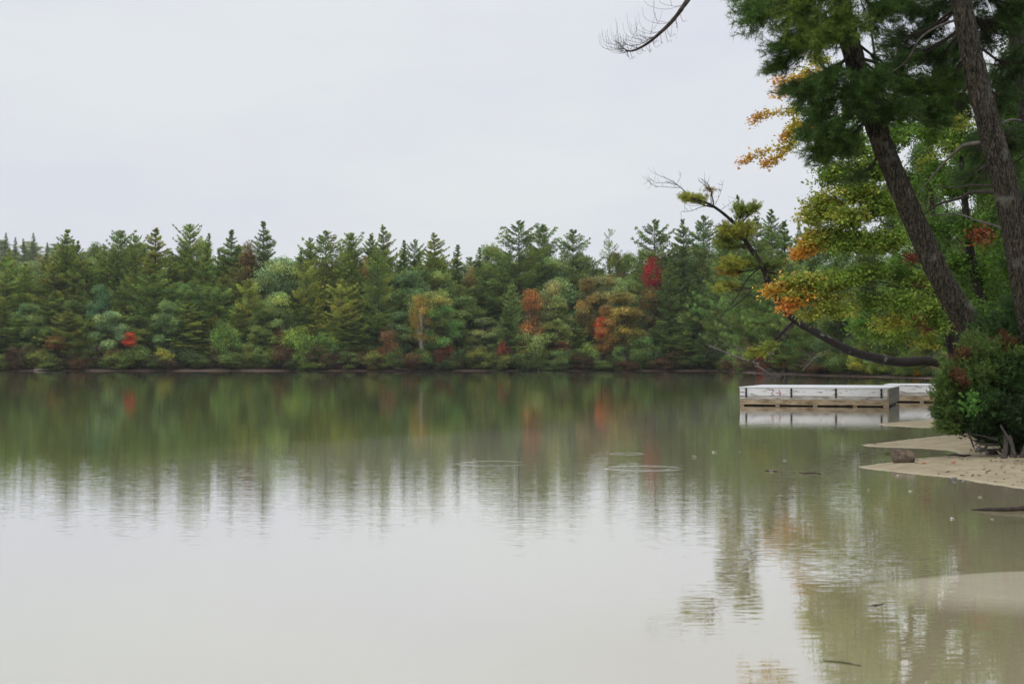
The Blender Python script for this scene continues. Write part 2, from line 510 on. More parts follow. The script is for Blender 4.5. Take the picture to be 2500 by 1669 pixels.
# ------------------------------------------------------------------ water
def mat_water():
    m, N, L = new_mat('water')
    o = N('ShaderNodeOutputMaterial')
    geo = N('ShaderNodeNewGeometry')
    def noise(scale, detail, st, rough=0.5, off=0):
        mp = N('ShaderNodeMapping'); mp.inputs['Scale'].default_value = st; mp.inputs['Location'].default_value = (off, off * 2, 0)
        mp.inputs['Rotation'].default_value = (0, 0, R(-7))
        L(geo.outputs['Position'], mp.inputs[0])
        n = N('ShaderNodeTexNoise'); n.inputs['Scale'].default_value = scale; n.inputs['Detail'].default_value = detail
        n.inputs['Roughness'].default_value = rough
        L(mp.outputs[0], n.inputs['Vector'])
        return n.outputs['Fac']
    def math_(op, a, b=None, c=None):
        n = N('ShaderNodeMath'); n.operation = op
        for i, v in enumerate((a, b, c)):
            if v is None: continue
            if isinstance(v, (int, float)): n.inputs[i].default_value = v
            else: L(v, n.inputs[i])
        return n.outputs[0]
    fine = noise(8.0, 1.0, (0.6, 1.9, 1), 0.45)
    mid = noise(1.3, 1.5, (0.6, 1.8, 1), 0.5, 7)
    big = noise(0.10, 2, (1, 1.2, 1), 0.5, 3)
    # breeze patches: a band of light ripples 12 to 22 m out, smoother water elsewhere
    sp = N('ShaderNodeSeparateXYZ'); L(geo.outputs['Position'], sp.inputs[0])
    patch = N('ShaderNodeValToRGB')
    mr = N('ShaderNodeMapRange'); mr.inputs['From Min'].default_value = 0; mr.inputs['From Max'].default_value = 60
    L(math_('ADD', sp.outputs['Y'], math_('MULTIPLY', math_('SUBTRACT', big, 0.5), 6.0)), mr.inputs['Value'])
    L(mr.outputs[0], patch.inputs[0])
    e = patch.color_ramp.elements
    e[0].position = 0.0; e[0].color = (0.45,) * 3 + (1,)
    e[1].position = 1.0; e[1].color = (0.5,) * 3 + (1,)
    for pos, v in ((0.14, 0.6), (0.19, 1.0), (0.34, 1.0), (0.45, 0.55), (0.7, 0.42)):
        n = e.new(pos); n.color = (v, v, v, 1)
    h = math_('MULTIPLY', fine, 0.0011)
    h = math_('MULTIPLY', h, patch.outputs[0])
    h = math_('ADD', h, math_('MULTIPLY', mid, 0.0008))
    h = math_('ADD', h, math_('MULTIPLY', big, 0.0010))
    # rings left by drops or fish
    for (cx, cy, r, amp) in ((G(1440, 1040).x, G(1440, 1040).y, 0.26, 0.0022), (G(1475, 1073).x, G(1475, 1073).y, 0.52, 0.0018),
                             (G(1475, 1073).x, G(1475, 1073).y, 0.40, 0.0012), (G(1130, 1062).x, G(1130, 1062).y, 0.5, 0.0012)):
        vd = N('ShaderNodeVectorMath'); vd.operation = 'DISTANCE'
        cb = N('ShaderNodeCombineXYZ'); L(sp.outputs['X'], cb.inputs[0]); L(sp.outputs['Y'], cb.inputs[1])
        L(cb.outputs[0], vd.inputs[0]); vd.inputs[1].default_value = (cx, cy, 0)
        d = math_('SUBTRACT', vd.outputs['Value'], r)
        g = math_('POWER', 2.718, math_('MULTIPLY', math_('MULTIPLY', d, d), -1100.0))
        h = math_('ADD', h, math_('MULTIPLY', g, amp))
    bp = N('ShaderNodeBump'); bp.inputs['Strength'].default_value = 1.0; bp.inputs['Distance'].default_value = 1.0
    L(h, bp.inputs['Height'])
    gl = N('ShaderNodeBsdfGlossy'); gl.inputs['Roughness'].default_value = 0.012
    gl.inputs['Color'].default_value = (0.98, 0.98, 1.0, 1)
    L(bp.outputs[0], gl.inputs['Normal'])
    tr = N('ShaderNodeBsdfTransparent'); tr.inputs['Color'].default_value = (0.98, 0.98, 0.96, 1)
    dp = N('ShaderNodeVectorMath'); dp.operation = 'DOT_PRODUCT'
    L(geo.outputs['Incoming'], dp.inputs[0]); L(bp.outputs[0], dp.inputs[1])
    cosv = math_('MINIMUM', math_('ABSOLUTE', dp.outputs['Value']), 1.0)
    fres = math_('ADD', math_('MULTIPLY', math_('POWER', math_('SUBTRACT', 1.0, cosv), 2.9), 0.955), 0.04)
    fres = math_('MULTIPLY', fres, math_('SUBTRACT', 1.0, geo.outputs['Backfacing']))
    ms = N('ShaderNodeMixShader')
    L(fres, ms.inputs[0]); L(tr.outputs[0], ms.inputs[1]); L(gl.outputs[0], ms.inputs[2])
    L(ms.outputs[0], o.inputs['Surface'])
    return m
wx = np.linspace(-900, 900, 61); wy = np.linspace(-290, 700, 41)
WX, WY = np.meshgrid(wx, wy)
wme = grid_mesh('water', WX, WY, np.zeros_like(WX))
wme.materials.append(mat_water())
water = link(bpy.data.objects.new('water', wme)); tag(water, 'still lake surface mirroring the forest and grey sky', 'water', kind='structure')

# ------------------------------------------------------------------ tree prototypes
def rnd_unit(n):
    return unit(rng.normal(size=(n, 3)))

def needle_tris(pos, direc, length, width, side=None):
    """one slim triangle per position"""
    n = len(pos)
    if side is None:
        side = unit(np.cross(direc, rnd_unit(n)))
    w = np.asarray(width).reshape(-1, 1) if hasattr(width, '__len__') else width
    l = np.asarray(length).reshape(-1, 1) if hasattr(length, '__len__') else length
    return np.stack([pos - side * w * 0.5, pos + side * w * 0.5, pos + direc * l], 1)

def pine_proto(name, H=20.0, RR=3.6, base=0.22, whorls=30, dens=26, tl=0.42, tw=0.13, tip_up=0.25, sparse=0.0, seed=1, shape=0.75, hue=(0.094, 0.140, 0.034), top_spread=0.0):
    g = np.random.default_rng(seed)
    mb = MB()
    lean = g.normal(0, 0.012, 2)
    tz = np.linspace(0, 1, 9)
    tp = [(lean[0] * H * t * t, lean[1] * H * t * t, H * 0.985 * t) for t in tz]
    mb.tube(tp, [0.20 * (1 - t) ** 0.8 * H / 20 + 0.02 for t in tz], 6)
    T = []; CC = []
    zb = base * H
    for w in range(whorls):
        t = (w + g.uniform(-0.3, 0.3)) / (whorls - 1)
        t = min(max(t, 0), 0.985)
        z = zb + (H - zb) * t
        prof = (1 - t) ** shape * min(1.0, 0.6 + 2.2 * t) + top_spread * (1 - t) * t * 1.5
        prof *= min(1.0, (1 - t) * 6.0 + 0.25)
        nb = 6 if t < 0.8 else 5
        a0 = g.uniform(0, 6.28)
        wf = g.uniform(0.6, 1.15)
        for b in range(nb):
            if g.random() < sparse + 0.10: continue
            an = a0 + b * 6.283 / nb + g.normal(0, 0.25)
            Lb = RR * (prof * wf * g.uniform(0.5, 1.25) + 0.03)
            rise = 0.10 + 0.62 * t ** 2 + g.normal(0, 0.10) - 0.22 * (1 - t) ** 2
            d = np.array([math.cos(an), math.sin(an), 0.0]); sd = np.array([-d[1], d[0], 0.0])
            o = np.array([lean[0] * H * t * t, lean[1] * H * t * t, z + g.uniform(-0.5, 0.5) * (H - zb) / whorls])
            n = int(dens * (0.5 + Lb) * 1.15)
            s = 1 - g.random(n) ** 1.25 * 0.80
            wd = 0.30 * Lb * np.sin(np.clip(s, 0, 1) * 2.6 + 0.3) + 0.05
            u = g.uniform(-1, 1, n)
            sub = np.round(s * 5) / 5 * 0.5 + s * 0.5       # gather into side twigs
            p = o + d * (sub * Lb)[:, None] + sd * (u * wd)[:, None]
            zz = Lb * (rise * sub + tip_up * (1.1 - 0.5 * t) * sub ** 2.5) + g.normal(0, 0.05, n) * Lb * 0.5 - np.abs(u) * 0.05
            p[:, 2] += zz
            dr = unit(d * 0.8 + sd * (u * 0.8)[:, None] + np.array([0, 0, 0.28 + 0.5 * t]) + g.normal(0, 0.42, (n, 3)))
            sidev = unit(np.cross(dr, np.array([0, 0, 1.0]) + g.normal(0, 0.5, (n, 3))))
            ll = tl * g.uniform(0.6, 1.25, n) * (0.7 + 0.3 * min(1, Lb / 2)); ww = tw * g.uniform(0.7, 1.4, n)
            T.append(np.stack([p - sidev * ww[:, None] / 2, p + sidev * ww[:, None] / 2, p + dr * ll[:, None]], 1))
            br = g.uniform(0.55, 1.45)
            yl = g.uniform(-0.12, 0.25)
            c = np.array(hue) * br * g.uniform(0.75, 1.3, (n, 1)) * np.array([1 + yl, 1, 1 - yl * 0.4])
            c = c * (0.8 + 0.45 * s[:, None] ** 2)      # paler towards the branch tips
            CC.append(c)
            if Lb > 0.7:
                q = [o + d * (k * Lb) + np.array([0, 0, Lb * (rise * k + tip_up * k ** 2.5)]) for k in (0, 0.45, 0.85)]
                mb.tube(q, [0.045, 0.03, 0.012], 3, cap=False)
    # dead snags on the bare trunk
    for k in range(7):
        z = g.uniform(0.08, 1) * zb; an = g.uniform(0, 6.28); l = g.uniform(0.4, 1.3)
        mb.tube([(0, 0, z), (math.cos(an) * l, math.sin(an) * l, z + g.uniform(-0.2, 0.15) * l)], [0.03, 0.008], 3, cap=False)
    # leader
    n = 22
    p = np.array([tp[-1]]) + g.normal(0, 0.04, (n, 3)) - np.array([0, 0, 0.5]) * g.random((n, 1)) * 2 + np.array([0, 0, 0.35])
    dr = unit(np.array([0, 0, 1.0]) + g.normal(0, 0.5, (n, 3)))
    T.append(needle_tris(p, dr, tl * 0.8, tw * 0.7)); CC.append(np.array(hue) * g.uniform(0.9, 1.3, (n, 1)))
    T = np.concatenate(T); CC = np.concatenate(CC)
    return {'crown': poly_mesh(name + '_crown', T, CC, M_FOL), 'trunk': mb.mesh(name + '_trunk', M_BARKFAR, True), 'H': H, 'R': RR}

def leaf_quads(pos, size, g, up=0.55, out=None):
    n = len(pos)
    nrm = g.normal(size=(n, 3)); nrm[:, 2] = np.abs(nrm[:, 2]) + up
    if out is not None: nrm = nrm * 0.7 + out * 0.8
    nrm = unit(nrm)
    a = unit(np.cross(nrm, unit(g.normal(size=(n, 3)))))
    b = np.cross(nrm, a)
    sz = (size * g.uniform(0.65, 1.3, n))[:, None]
    return np.stack([pos - a * sz * 0.5, pos + b * sz * 0.36 + nrm * sz * 0.08, pos + a * sz * 0.6 - nrm * sz * 0.1, pos - b * sz * 0.36 + nrm * sz * 0.08], 1)

def broad_proto(name, H=14.0, RR=4.2, base=0.25, lobes=26, n_cl=2200, per=6, size=0.30, seed=1, trunk_r=0.16, mat=None, bark=None, cone=0.0, stems=1, spread=0.28, lobe_r=0.30, flat=0.7):
    g = np.random.default_rng(seed)
    mb = MB()
    zb = base * H
    P_, CCl = [], []
    cz = (H + zb) / 2; hz = (H - zb) / 2
    lob = []
    for k in range(lobes):
        an = g.uniform(0, 6.28); t = g.uniform(-1, 0.92)
        rr = math.sqrt(max(0.02, 1 - t * t * 0.95)) * (1 - cone * (t + 1) / 2)
        rad = RR * rr * g.uniform(0.35, 0.85)
        c = np.array([math.cos(an) * rad, math.sin(an) * rad, cz + t * hz * 0.9])
        lr = RR * lobe_r * g.uniform(0.7, 1.35)
        lob.append((c, lr))
    lob.append((np.array([0, 0, H - RR * lobe_r]), RR * lobe_r))
    for s_ in range(stems):
        sx, sy = (g.normal(0, 0.25, 2) if stems > 1 else (0, 0))
        ex, ey = (g.normal(0, RR * 0.3, 2) if stems > 1 else g.normal(0, RR * 0.08, 2))
        ts = np.linspace(0, 1, 7)
        pts = [(sx + ex * t ** 1.5 + 0.1 * math.sin(t * 5 + s_), sy + ey * t ** 1.5, H * 0.88 * t) for t in ts]
        mb.tube(pts, [trunk_r * (1 - 0.85 * t) for t in ts], 6)
    for (c, lr) in lob:
        z0 = max(zb * 0.6, c[2] - RR * 0.5 - 0.15 * H)
        p0 = np.array([0, 0, z0]); mid = (p0 + c) / 2 + np.array([0, 0, -0.06 * H * 0.5]) + g.normal(0, 0.1, 3)
        mb.tube([p0, mid, c], [trunk_r * 0.35, trunk_r * 0.22, trunk_r * 0.08], 4, cap=False)
        n = max(8, int(n_cl * (lr / (RR * lobe_r)) ** 2 / (lobes + 1)))
        d = unit(g.normal(size=(n, 3)))
        d[:, 2] = np.where(d[:, 2] < -0.3, -d[:, 2], d[:, 2])
        r_ = lr * g.uniform(0.2, 1.35, (n, 1)) ** 0.8
        cp = c + d * r_ * np.array([1.15, 1.15, flat])
        pos = np.repeat(cp, per, 0) + g.normal(0, size * spread * 3, (n * per, 3)) * np.array([1, 1, 0.6])
        P_.append(pos)
        br = g.uniform(0.55, 1.40); warm = g.uniform(0, 1) ** 2
        clc = br * g.uniform(0.5, 1.45, (n, 1)) * np.ones((1, 3))
        col = np.repeat(clc, per, 0) * g.uniform(0.75, 1.3, (n * per, 1))
        col = col * np.array([1 + 0.35 * warm, 1 + 0.08 * warm, 1 - 0.15 * warm])
        CCl.append(col)
    pos = np.concatenate(P_); col = np.concatenate(CCl)
    T = leaf_quads(pos, size, g)
    return {'crown': poly_mesh(name + '_crown', T, col, mat or M_FOL), 'trunk': mb.mesh(name + '_trunk', bark or M_BARKFAR, True), 'H': H, 'R': RR}

PINES = [
    pine_proto('pine', 22, 5.6, 0.16, 34, 46, 0.36, 0.11, seed=1, shape=0.72, tip_up=0.28),
    pine_proto('pine', 22, 5.2, 0.22, 32, 46, 0.36, 0.11, seed=2, shape=0.58, tip_up=0.35, top_spread=0.15),
    pine_proto('pine', 22, 4.8, 0.12, 38, 44, 0.36, 0.11, seed=3, shape=0.85, tip_up=0.15),
    pine_proto('pine', 22, 5.4, 0.30, 24, 50, 0.36, 0.11, seed=4, shape=0.58, tip_up=0.30, sparse=0.15, top_spread=0.15),
    pine_proto('pine', 22, 5.5, 0.10, 34, 46, 0.36, 0.11, seed=5, shape=0.75, tip_up=0.22),
    pine_proto('pine', 22, 5.2, 0.14, 26, 60, 0.40, 0.10, seed=6, shape=0.62, tip_up=0.18, sparse=0.12),
    pine_proto('pine', 22, 5.6, 0.18, 30, 50, 0.38, 0.10, seed=7, shape=0.95, tip_up=0.30, sparse=0.06),
    pine_proto('pine', 22, 5.0, 0.10, 40, 42, 0.34, 0.11, seed=8, shape=0.68, tip_up=0.10),
]
SPARSE_PINE = pine_proto('pine', 22, 4.0, 0.55, 12, 26, 0.36, 0.10, seed=9, shape=0.35, tip_up=0.3, sparse=0.3)
BROADS = [
    broad_proto('broad', 14, 4.4, 0.16, 44, 4200, 6, 0.22, seed=21, flat=0.95, lobe_r=0.25, spread=0.4),
    broad_proto('broad', 14, 3.6, 0.20, 38, 3600, 6, 0.21, seed=22, cone=0.45, flat=1.0, lobe_r=0.25, spread=0.4),
    broad_proto('broad', 14, 4.8, 0.12, 50, 4600, 6, 0.23, seed=23, flat=0.9, lobe_r=0.22, spread=0.4),
    broad_proto('broad', 14, 3.2, 0.22, 36, 3200, 6, 0.20, seed=24, cone=0.75, flat=1.15, lobe_r=0.24, spread=0.4),
]
# crowns that sit high on a slim stem, for the coloured maples
HIGH = [
    broad_proto('high', 14, 2.0, 0.70, 34, 1300, 6, 0.17, seed=25, cone=0.95, flat=0.9, lobe_r=0.20, spread=1.0, trunk_r=0.08, mat=M_TURN),
    broad_proto('high', 14, 2.2, 0.62, 30, 1100, 6, 0.17, seed=26, cone=0.6, flat=0.6, lobe_r=0.19, spread=1.1, trunk_r=0.08, mat=M_TURN),
]
BIRCH = broad_proto('birch', 14, 3.3, 0.36, 34, 1200, 5, 0.19, seed=31, trunk_r=0.10, bark=M_BIRCH, flat=1.6, lobe_r=0.18, spread=0.6, cone=0.35, mat=M_TURN)
SHRUBS = [
    broad_proto('shrub', 3.2, 2.1, 0.05, 18, 1100, 5, 0.15, seed=41, trunk_r=0.04, stems=3, spread=0.5),
    broad_proto('shrub', 3.2, 1.7, 0.03, 16, 1000, 5, 0.13, seed=42, trunk_r=0.03, stems=4, flat=0.9, spread=0.5),
    broad_proto('shrub', 3.2, 2.4, 0.02, 20, 1200, 5, 0.14, seed=43, trunk_r=0.04, stems=3, flat=0.7, spread=0.5),
]
# finer versions for the trees of the right bank, which stand closer
PINES_MID = [
    pine_proto('pine', 22, 5.4, 0.12, 34, 130, 0.26, 0.055, seed=51, shape=0.8, tip_up=0.25),
    pine_proto('pine', 22, 5.0, 0.15, 32, 130, 0.26, 0.055, seed=52, shape=0.7, tip_up=0.3, top_spread=0.2),
    pine_proto('pine', 22, 5.4, 0.10, 36, 120, 0.26, 0.055, seed=53, shape=0.9, tip_up=0.2),
]
HIGH_MID = broad_proto('high', 12, 2.2, 0.66, 26, 1900, 6, 0.10, seed=64, cone=0.4, flat=0.8, spread=0.9, trunk_r=0.06, mat=M_TURN)
BROADS_MID = [
    broad_proto('broad', 12, 3.8, 0.12, 34, 5200, 7, 0.15, seed=61, spread=0.8, lobe_r=0.24, flat=0.9),
    broad_proto('broad', 12, 3.2, 0.15, 30, 4800, 7, 0.14, seed=62, cone=0.35, spread=0.8, lobe_r=0.24, flat=0.9),
    broad_proto('broad', 12, 4.2, 0.08, 38, 5600, 7, 0.155, seed=63, flat=0.8, spread=0.8, lobe_r=0.22),
]
SHRUBS_MID = [
    broad_proto('shrub', 3.2, 2.2, 0.02, 20, 3000, 6, 0.085, seed=71, trunk_r=0.035, stems=4, spread=0.5),
    broad_proto('shrub', 3.2, 1.9, 0.02, 18, 2800, 6, 0.075, seed=72, trunk_r=0.03, stems=5, spread=0.5, flat=0.9),
]

def tree(name, proto, x, y, H, width=None, color=(1, 1, 1), label=None, cat='tree', group=None, rz=None, lean=(0, 0), crown='crown', z=None, trunk_col=None):
    zz = (gz(x, y) if z is None else z) - 0.08
    sz = H / proto['H']
    sx = sz if width is None else width / (2 * proto['R'])
    r = empty(name, (x, y, zz), random.uniform(0, 6.28) if rz is None else rz)
    r.scale = (sx, sx, sz)
    r.rotation_euler = (lean[1] + random.gauss(0, 0.012), lean[0] + random.gauss(0, 0.016), r.rotation_euler.z)
    tag(r, label, cat, group)
    c = link(bpy.data.objects.new(crown, proto['crown']), r)
    c.color = (*color, 1)
    t = link(bpy.data.objects.new('trunk' if name != 'shrub' else 'stem', proto['trunk']), r)
    return r

def on_land(px, Y, need=1.5):
    y = Y
    while sdist(np.array([P(px, 840, y).x]), np.array([y]))[0] < need and y < 330:
        y += 1.0
    return y

def at_px(name, proto, px, top, Y, halfw, **kw):
    """tree whose top is seen at (px, top) from the camera, at distance Y"""
    Y2 = on_land(px, Y, 0.8)
    halfw = halfw * Y / Y2 if Y2 > Y + 20 else halfw
    Y = Y2
    p = P(px, top, Y)
    g0 = gz(p.x, Y)
    H = max(1.0, p.z - g0)
    k = Q * Y / F
    return tree(name, proto, p.x, Y, H, width=halfw * 2 * k, z=g0, **kw)

# pine foliage is tinted through the object colour: 1 is the mesh's own green
def pcol(v=1.0, warm=0.0, blue=0.0):
    return (v * (1 + warm), v * (1 + 0.1 * warm), v * (1 - 0.3 * warm + blue))
GRN = (0.080, 0.120, 0.034); LGRN = (0.120, 0.170, 0.052); YGRN = (0.17, 0.20, 0.045); BGRN = (0.062, 0.12, 0.055)
DUST = (0.15, 0.16, 0.07); ORG = (0.26, 0.125, 0.040); YEL = (0.22, 0.17, 0.04); RED = (0.36, 0.040, 0.030); CRIM = (0.26, 0.018, 0.028); RUST = (0.11, 0.065, 0.026); BRN = (0.095, 0.075, 0.03)

# ---- pines breaking the skyline: (px, top, Y, halfwidth, proto, tint, label)
SKYLINE = [
    (147, 527, 272, 40, 0, pcol(0.95, 0.1), 'full topped pine rising clear of the canopy just right of the hazy hill trees'),
    (182, 553, 268, 24, 2, pcol(0.9, 0.1), 'thin pointed pine directly right of the first tall skyline pine'),
    (273, 528, 276, 34, 3, pcol(0.9), 'pine with a wispy upswept top left of the broad yellowish pine'),
    (312, 540, 272, 26, 1, pcol(1.0, 0.1), 'narrow pine top between the wispy pine and the broad yellowish pine'),
    (357, 522, 270, 48, 1, pcol(1.15, 0.25), 'broad yellowish green pine with a round spreading top on the left skyline'),
    (437, 514, 275, 34, 3, pcol(1.1, 0.15), 'tall open pine with a spiky leader above the left forest'),
    (468, 534, 272, 24, 2, pcol(1.1, 0.2), 'slim pine close against the right side of the spiky leader pine'),
    (533, 527, 280, 44, 3, pcol(0.85), 'spreading dark pine with open arms, left neighbour of the tallest left skyline pine'),
    (604, 507, 274, 45, 0, pcol(0.85, 0.05), 'tallest dense dark pine of the left skyline with a heavy conical crown'),
    (712, 548, 272, 26, 3, pcol(1.0, 0.1), 'small pine with a long bare arm in the skyline dip right of centre left'),
    (752, 532, 268, 44, 0, pcol(0.95, 0.12), 'wide dark green pine with a ragged flat top at left centre of the skyline'),
    (806, 534, 273, 32, 3, pcol(1.05, 0.15), 'open pine with a bent forked top right of the ragged flat topped pine'),
    (846, 536, 275, 34, 4, pcol(1.0, 0.12), 'bushy pine between the forked pine and the leaning pine'),
    (886, 517, 272, 38, 1, pcol(1.0, 0.12), 'tall pine whose pointed top leans to the right at skyline centre'),
    (925, 549, 280, 24, 4, pcol(0.9), 'short dark pine top just right of the leaning topped pine'),
    (948, 551, 283, 26, 3, pcol(0.9), 'ragged dark pine top, second right of the leaning topped pine'),
    (1003, 535, 272, 46, 1, pcol(1.1, 0.2), 'rounded olive pine with a tufted top before the central skyline dip'),
    (1042, 560, 276, 30, 4, pcol(0.85), 'low dark pine shoulder right of the rounded olive pine'),
    (1100, 566, 280, 28, 2, pcol(1.25, 0.05, 0.05), 'pale pointed conifer in the low dip of the central skyline'),
    (1192, 509, 268, 46, 0, pcol(0.82, 0.0), 'tall dense dark pine with a perfect cone right of the central skyline dip'),
    (1248, 515, 276, 36, 3, pcol(0.95), 'upright pine with well spaced upswept branches right of the dense cone pine'),
    (1312, 529, 278, 38, 3, pcol(0.95), 'spreading layered pine standing left of the lone bare trunked pine'),
    (1502, 507, 262, 42, 0, pcol(0.80, 0, 0.05), 'dark pine with a bushy top directly above the crimson maple'),
    (1566, 504, 262, 38, 1, pcol(0.85, 0, 0.05), 'flat layered pine second right of the crimson maple'),
    (1618, 498, 260, 40, 3, pcol(0.80, 0, 0.05), 'pine with long level arms behind the bare twigs of the leaning tree'),
]
for ii, (px, top, Y, hw, pi, c, lab) in enumerate(SKYLINE):
    at_px('pine_tree', PINES[(pi + (ii % 3) * 3) % 8], px, top, Y, hw * 1.95, color=c, label=lab, group='pines standing above the far treeline')
at_px('pine_tree', SPARSE_PINE, 1400, 526, 274, 34, color=pcol(1.1, 0.1), label='lone lanky pine with a bare trunk and a thin flat crown against the sky', group='pines standing above the far treeline')
for i, (px, top, Y, hw, lab) in enumerate([
    (1700, 449, 175, 46, 'tall dark pine whose tufted top rises behind the leaning tree'),
    (1775, 483, 165, 52, 'broad blue green pine with a many pointed top right of the leaning tree'),
    (1828, 512, 172, 36, 'dark pine partly hidden by the left edge of the yellow green maple'),
    (1655, 540, 200, 44, 'blue green pine low behind the middle of the leaning tree'),
    (1740, 560, 150, 55, 'layered dark pine filling the gap under the blue green pine'),
    (1800, 600, 128, 50, 'dark pine with drooping layers left of the orange maple tips'),
    (1880, 470, 140, 60, 'dark pine showing through the gaps in the yellow green maple'),
    (1738, 498, 178, 50, 'dark full pine between the tall tufted pine and the many pointed pine'),
    (1805, 505, 180, 54, 'dark full pine just right of the many pointed pine'),
    (1850, 520, 160, 50, 'dark pine touching the left leaf tips of the yellow green maple'),
    (1668, 520, 205, 50, 'dark full pine close behind the upper crook of the leaning tree'),
]):
    at_px('pine_tree', PINES_MID[i % 3], px, top, Y, hw * 1.9, color=pcol(0.95, -0.05, 0.12), label=lab, group='pines on the right bank')

# ---- broadleaf trees worth pointing at: (px, top, Y, halfwidth, proto, colour, label)
BROAD = [
    (640, 588, 264, 75, 0, (0.13, 0.19, 0.085), 'pale green round crowned tree under the tallest left skyline pine'),
    (572, 556, 268, 36, 3, BRN, 'brownish dark round tree in front of the tallest left skyline pine'),
    (1130, 562, 284, 40, 2, LGRN, 'light green round treetop in the central skyline dip'),
    (1262, 588, 272, 62, 0, (0.12, 0.175, 0.07), 'soft pale green broadleaf crown below the well spaced pine'),
    (1330, 585, 276, 42, 1, (0.15, 0.18, 0.08), 'feathery grey green tree under the spreading layered pine'),
    (1376, 632, 266, 52, 2, DUST, 'dusty tan green crown with faint orange twigs below the lone lanky pine'),
    (1408, 582, 278, 34, 1, (0.12, 0.115, 0.05), 'brownish tinged treetop at the foot of the lone lanky pine'),
    (1440, 578, 280, 44, 0, GRN, 'green round treetop between the lone lanky pine and the dark bushy pine'),
    (1478, 572, 276, 40, 2, LGRN, 'light green treetop left of the dark pine above the crimson maple'),
    (640, 668, 256, 46, 0, (0.15, 0.21, 0.07), 'bright pale green tree with rounded leaf clumps at left centre'),
    (590, 690, 258, 40, 2, LGRN, 'light green tree joining the left side of the bright pale green tree'),
    (250, 712, 254, 42, 0, (0.125, 0.19, 0.095), 'pale bluish green round tree above the left red maple'),
    (385, 690, 256, 40, 2, (0.10, 0.16, 0.06), 'medium green broad tree right of the left red maple'),
    (520, 742, 253, 32, 1, (0.09, 0.15, 0.038), 'bright lime green low tree near the shore at left centre'),
    (690, 752, 253, 40, 0, (0.12, 0.19, 0.045), 'yellow green low tree under the rusty orange sapling'),
    (745, 762, 253, 30, 1, (0.10, 0.17, 0.045), 'small green tree at the water right of the yellow green low tree'),
    (985, 668, 256, 60, 0, (0.14, 0.16, 0.05), 'olive green tree with yellowing top behind the white stemmed birch'),
    (1060, 680, 262, 55, 2, GRN, 'dark green broad tree right of the golden birch'),
    (1078, 612, 268, 28, 3, (0.14, 0.13, 0.045), 'narrow yellowish green spire tree at forest centre'),
    (1015, 700, 254, 44, 0, (0.07, 0.14, 0.04), 'deep green tree standing right beside the golden birch'),
    (1214, 664, 257, 27, 3, ORG, 'upright orange tree between two blue green conifers'),
    (1216, 730, 255, 30, 1, (0.18, 0.10, 0.04), 'lower rusty orange tree beneath the upright orange tree'),
    (1222, 768, 252, 46, 2, (0.10, 0.135, 0.045), 'light green bushy tree at the shore below the orange trees'),
    (1280, 680, 256, 44, 3, (0.13, 0.16, 0.05), 'olive tree with layered clumps right of the upright orange tree'),
    (1262, 640, 262, 36, 0, (0.17, 0.19, 0.085), 'dusty round tree above and right of the upright orange tree'),
    (1350, 640, 264, 36, 1, (0.17, 0.145, 0.05), 'orange tinged tree below the dusty tan crown'),
    (1440, 640, 266, 50, 0, LGRN, 'light green crown left of the crimson maple'),
    (1424, 672, 254, 56, 1, (0.19, 0.175, 0.05), 'large yellow and orange tree with green skirts at right centre'),
    (1392, 702, 252, 30, 1, (0.22, 0.14, 0.045), 'orange fringed tree leaning on the left of the large yellow tree'),
    (1380, 728, 250.8, 21, 3, RED, 'bright red maple at the left foot of the large yellow tree'),
    (1495, 592, 259, 27, 3, CRIM, 'crimson red maple with a pointed top high in the far forest'),
    (1490, 655, 257, 34, 0, (0.10, 0.085, 0.032), 'brownish tree directly under the crimson maple'),
    (1422, 640, 258, 34, 3, (0.15, 0.20, 0.075), 'pale green cone shaped tree just above the large yellow tree'),
    (298, 762, 251.6, 18, 1, (0.34, 0.045, 0.03), 'small bright red maple by the far shore at left'),
    (128, 772, 252, 26, 2, (0.15, 0.06, 0.03), 'dull red maple by the shore at the far left'),
    (640, 755, 254.5, 18, 1, RUST, 'rusty orange sapling beside the bright pale green tree'),
    (890, 762, 253.5, 30, 2, (0.11, 0.065, 0.032), 'brownish red sapling beside the bare dark trunks'),
    (1290, 782, 252, 20, 1, (0.12, 0.04, 0.03), 'dark red small tree on two pale stems near the shore'),
    (1345, 790, 251.5, 26, 0, (0.13, 0.20, 0.06), 'bright green bush tree just left of the red maple foot'),
    (1470, 775, 252.5, 34, 2, (0.085, 0.145, 0.045), 'low green tree at the shore below the large yellow tree'),
    (1520, 740, 256, 40, 0, (0.075, 0.14, 0.045), 'deep green broad tree right of the large yellow tree'),
    (1480, 700, 257, 34, 3, (0.11, 0.17, 0.055), 'slim green tree between the large yellow tree and the brownish tree'),
    (170, 690, 258, 36, 1, GRN, 'mid green round tree above the dull red maple'),
    (440, 650, 262, 44, 0, (0.09, 0.15, 0.055), 'mid green broadleaf crown below the spiky leader pine'),
    (940, 620, 266, 48, 2, (0.09, 0.15, 0.06), 'green round crown right of the leaning topped pine, high in the forest'),
    (1010, 620, 268, 46, 0, LGRN, 'light green round crown under the rounded olive pine'),
    (845, 590, 270, 16, 3, (0.17, 0.13, 0.045), 'thin yellow orange treetop under the bushy central pine'),
]
for (px, top, Y, hw, pi, c, lab) in BROAD:
    hi = sum(c) / c[1] > 3.3 or c in (RED, CRIM, ORG)
    at_px('broadleaf_tree' if not hi else 'maple_tree', HIGH[0 if top < 720 else 1] if hi else (SHRUBS[pi % 3] if top > 715 else BROADS[pi]), px, top, Y, hw * (1.0 if hi else 1.05), color=c, label=lab, group='broadleaf trees of the far forest')
at_px('birch_tree', BIRCH, 968, 678, 251.6, 32, color=(0.23, 0.165, 0.04), label='golden birch with a slender white trunk at the far shore', group='broadleaf trees of the far forest', lean=(0.03, 0))

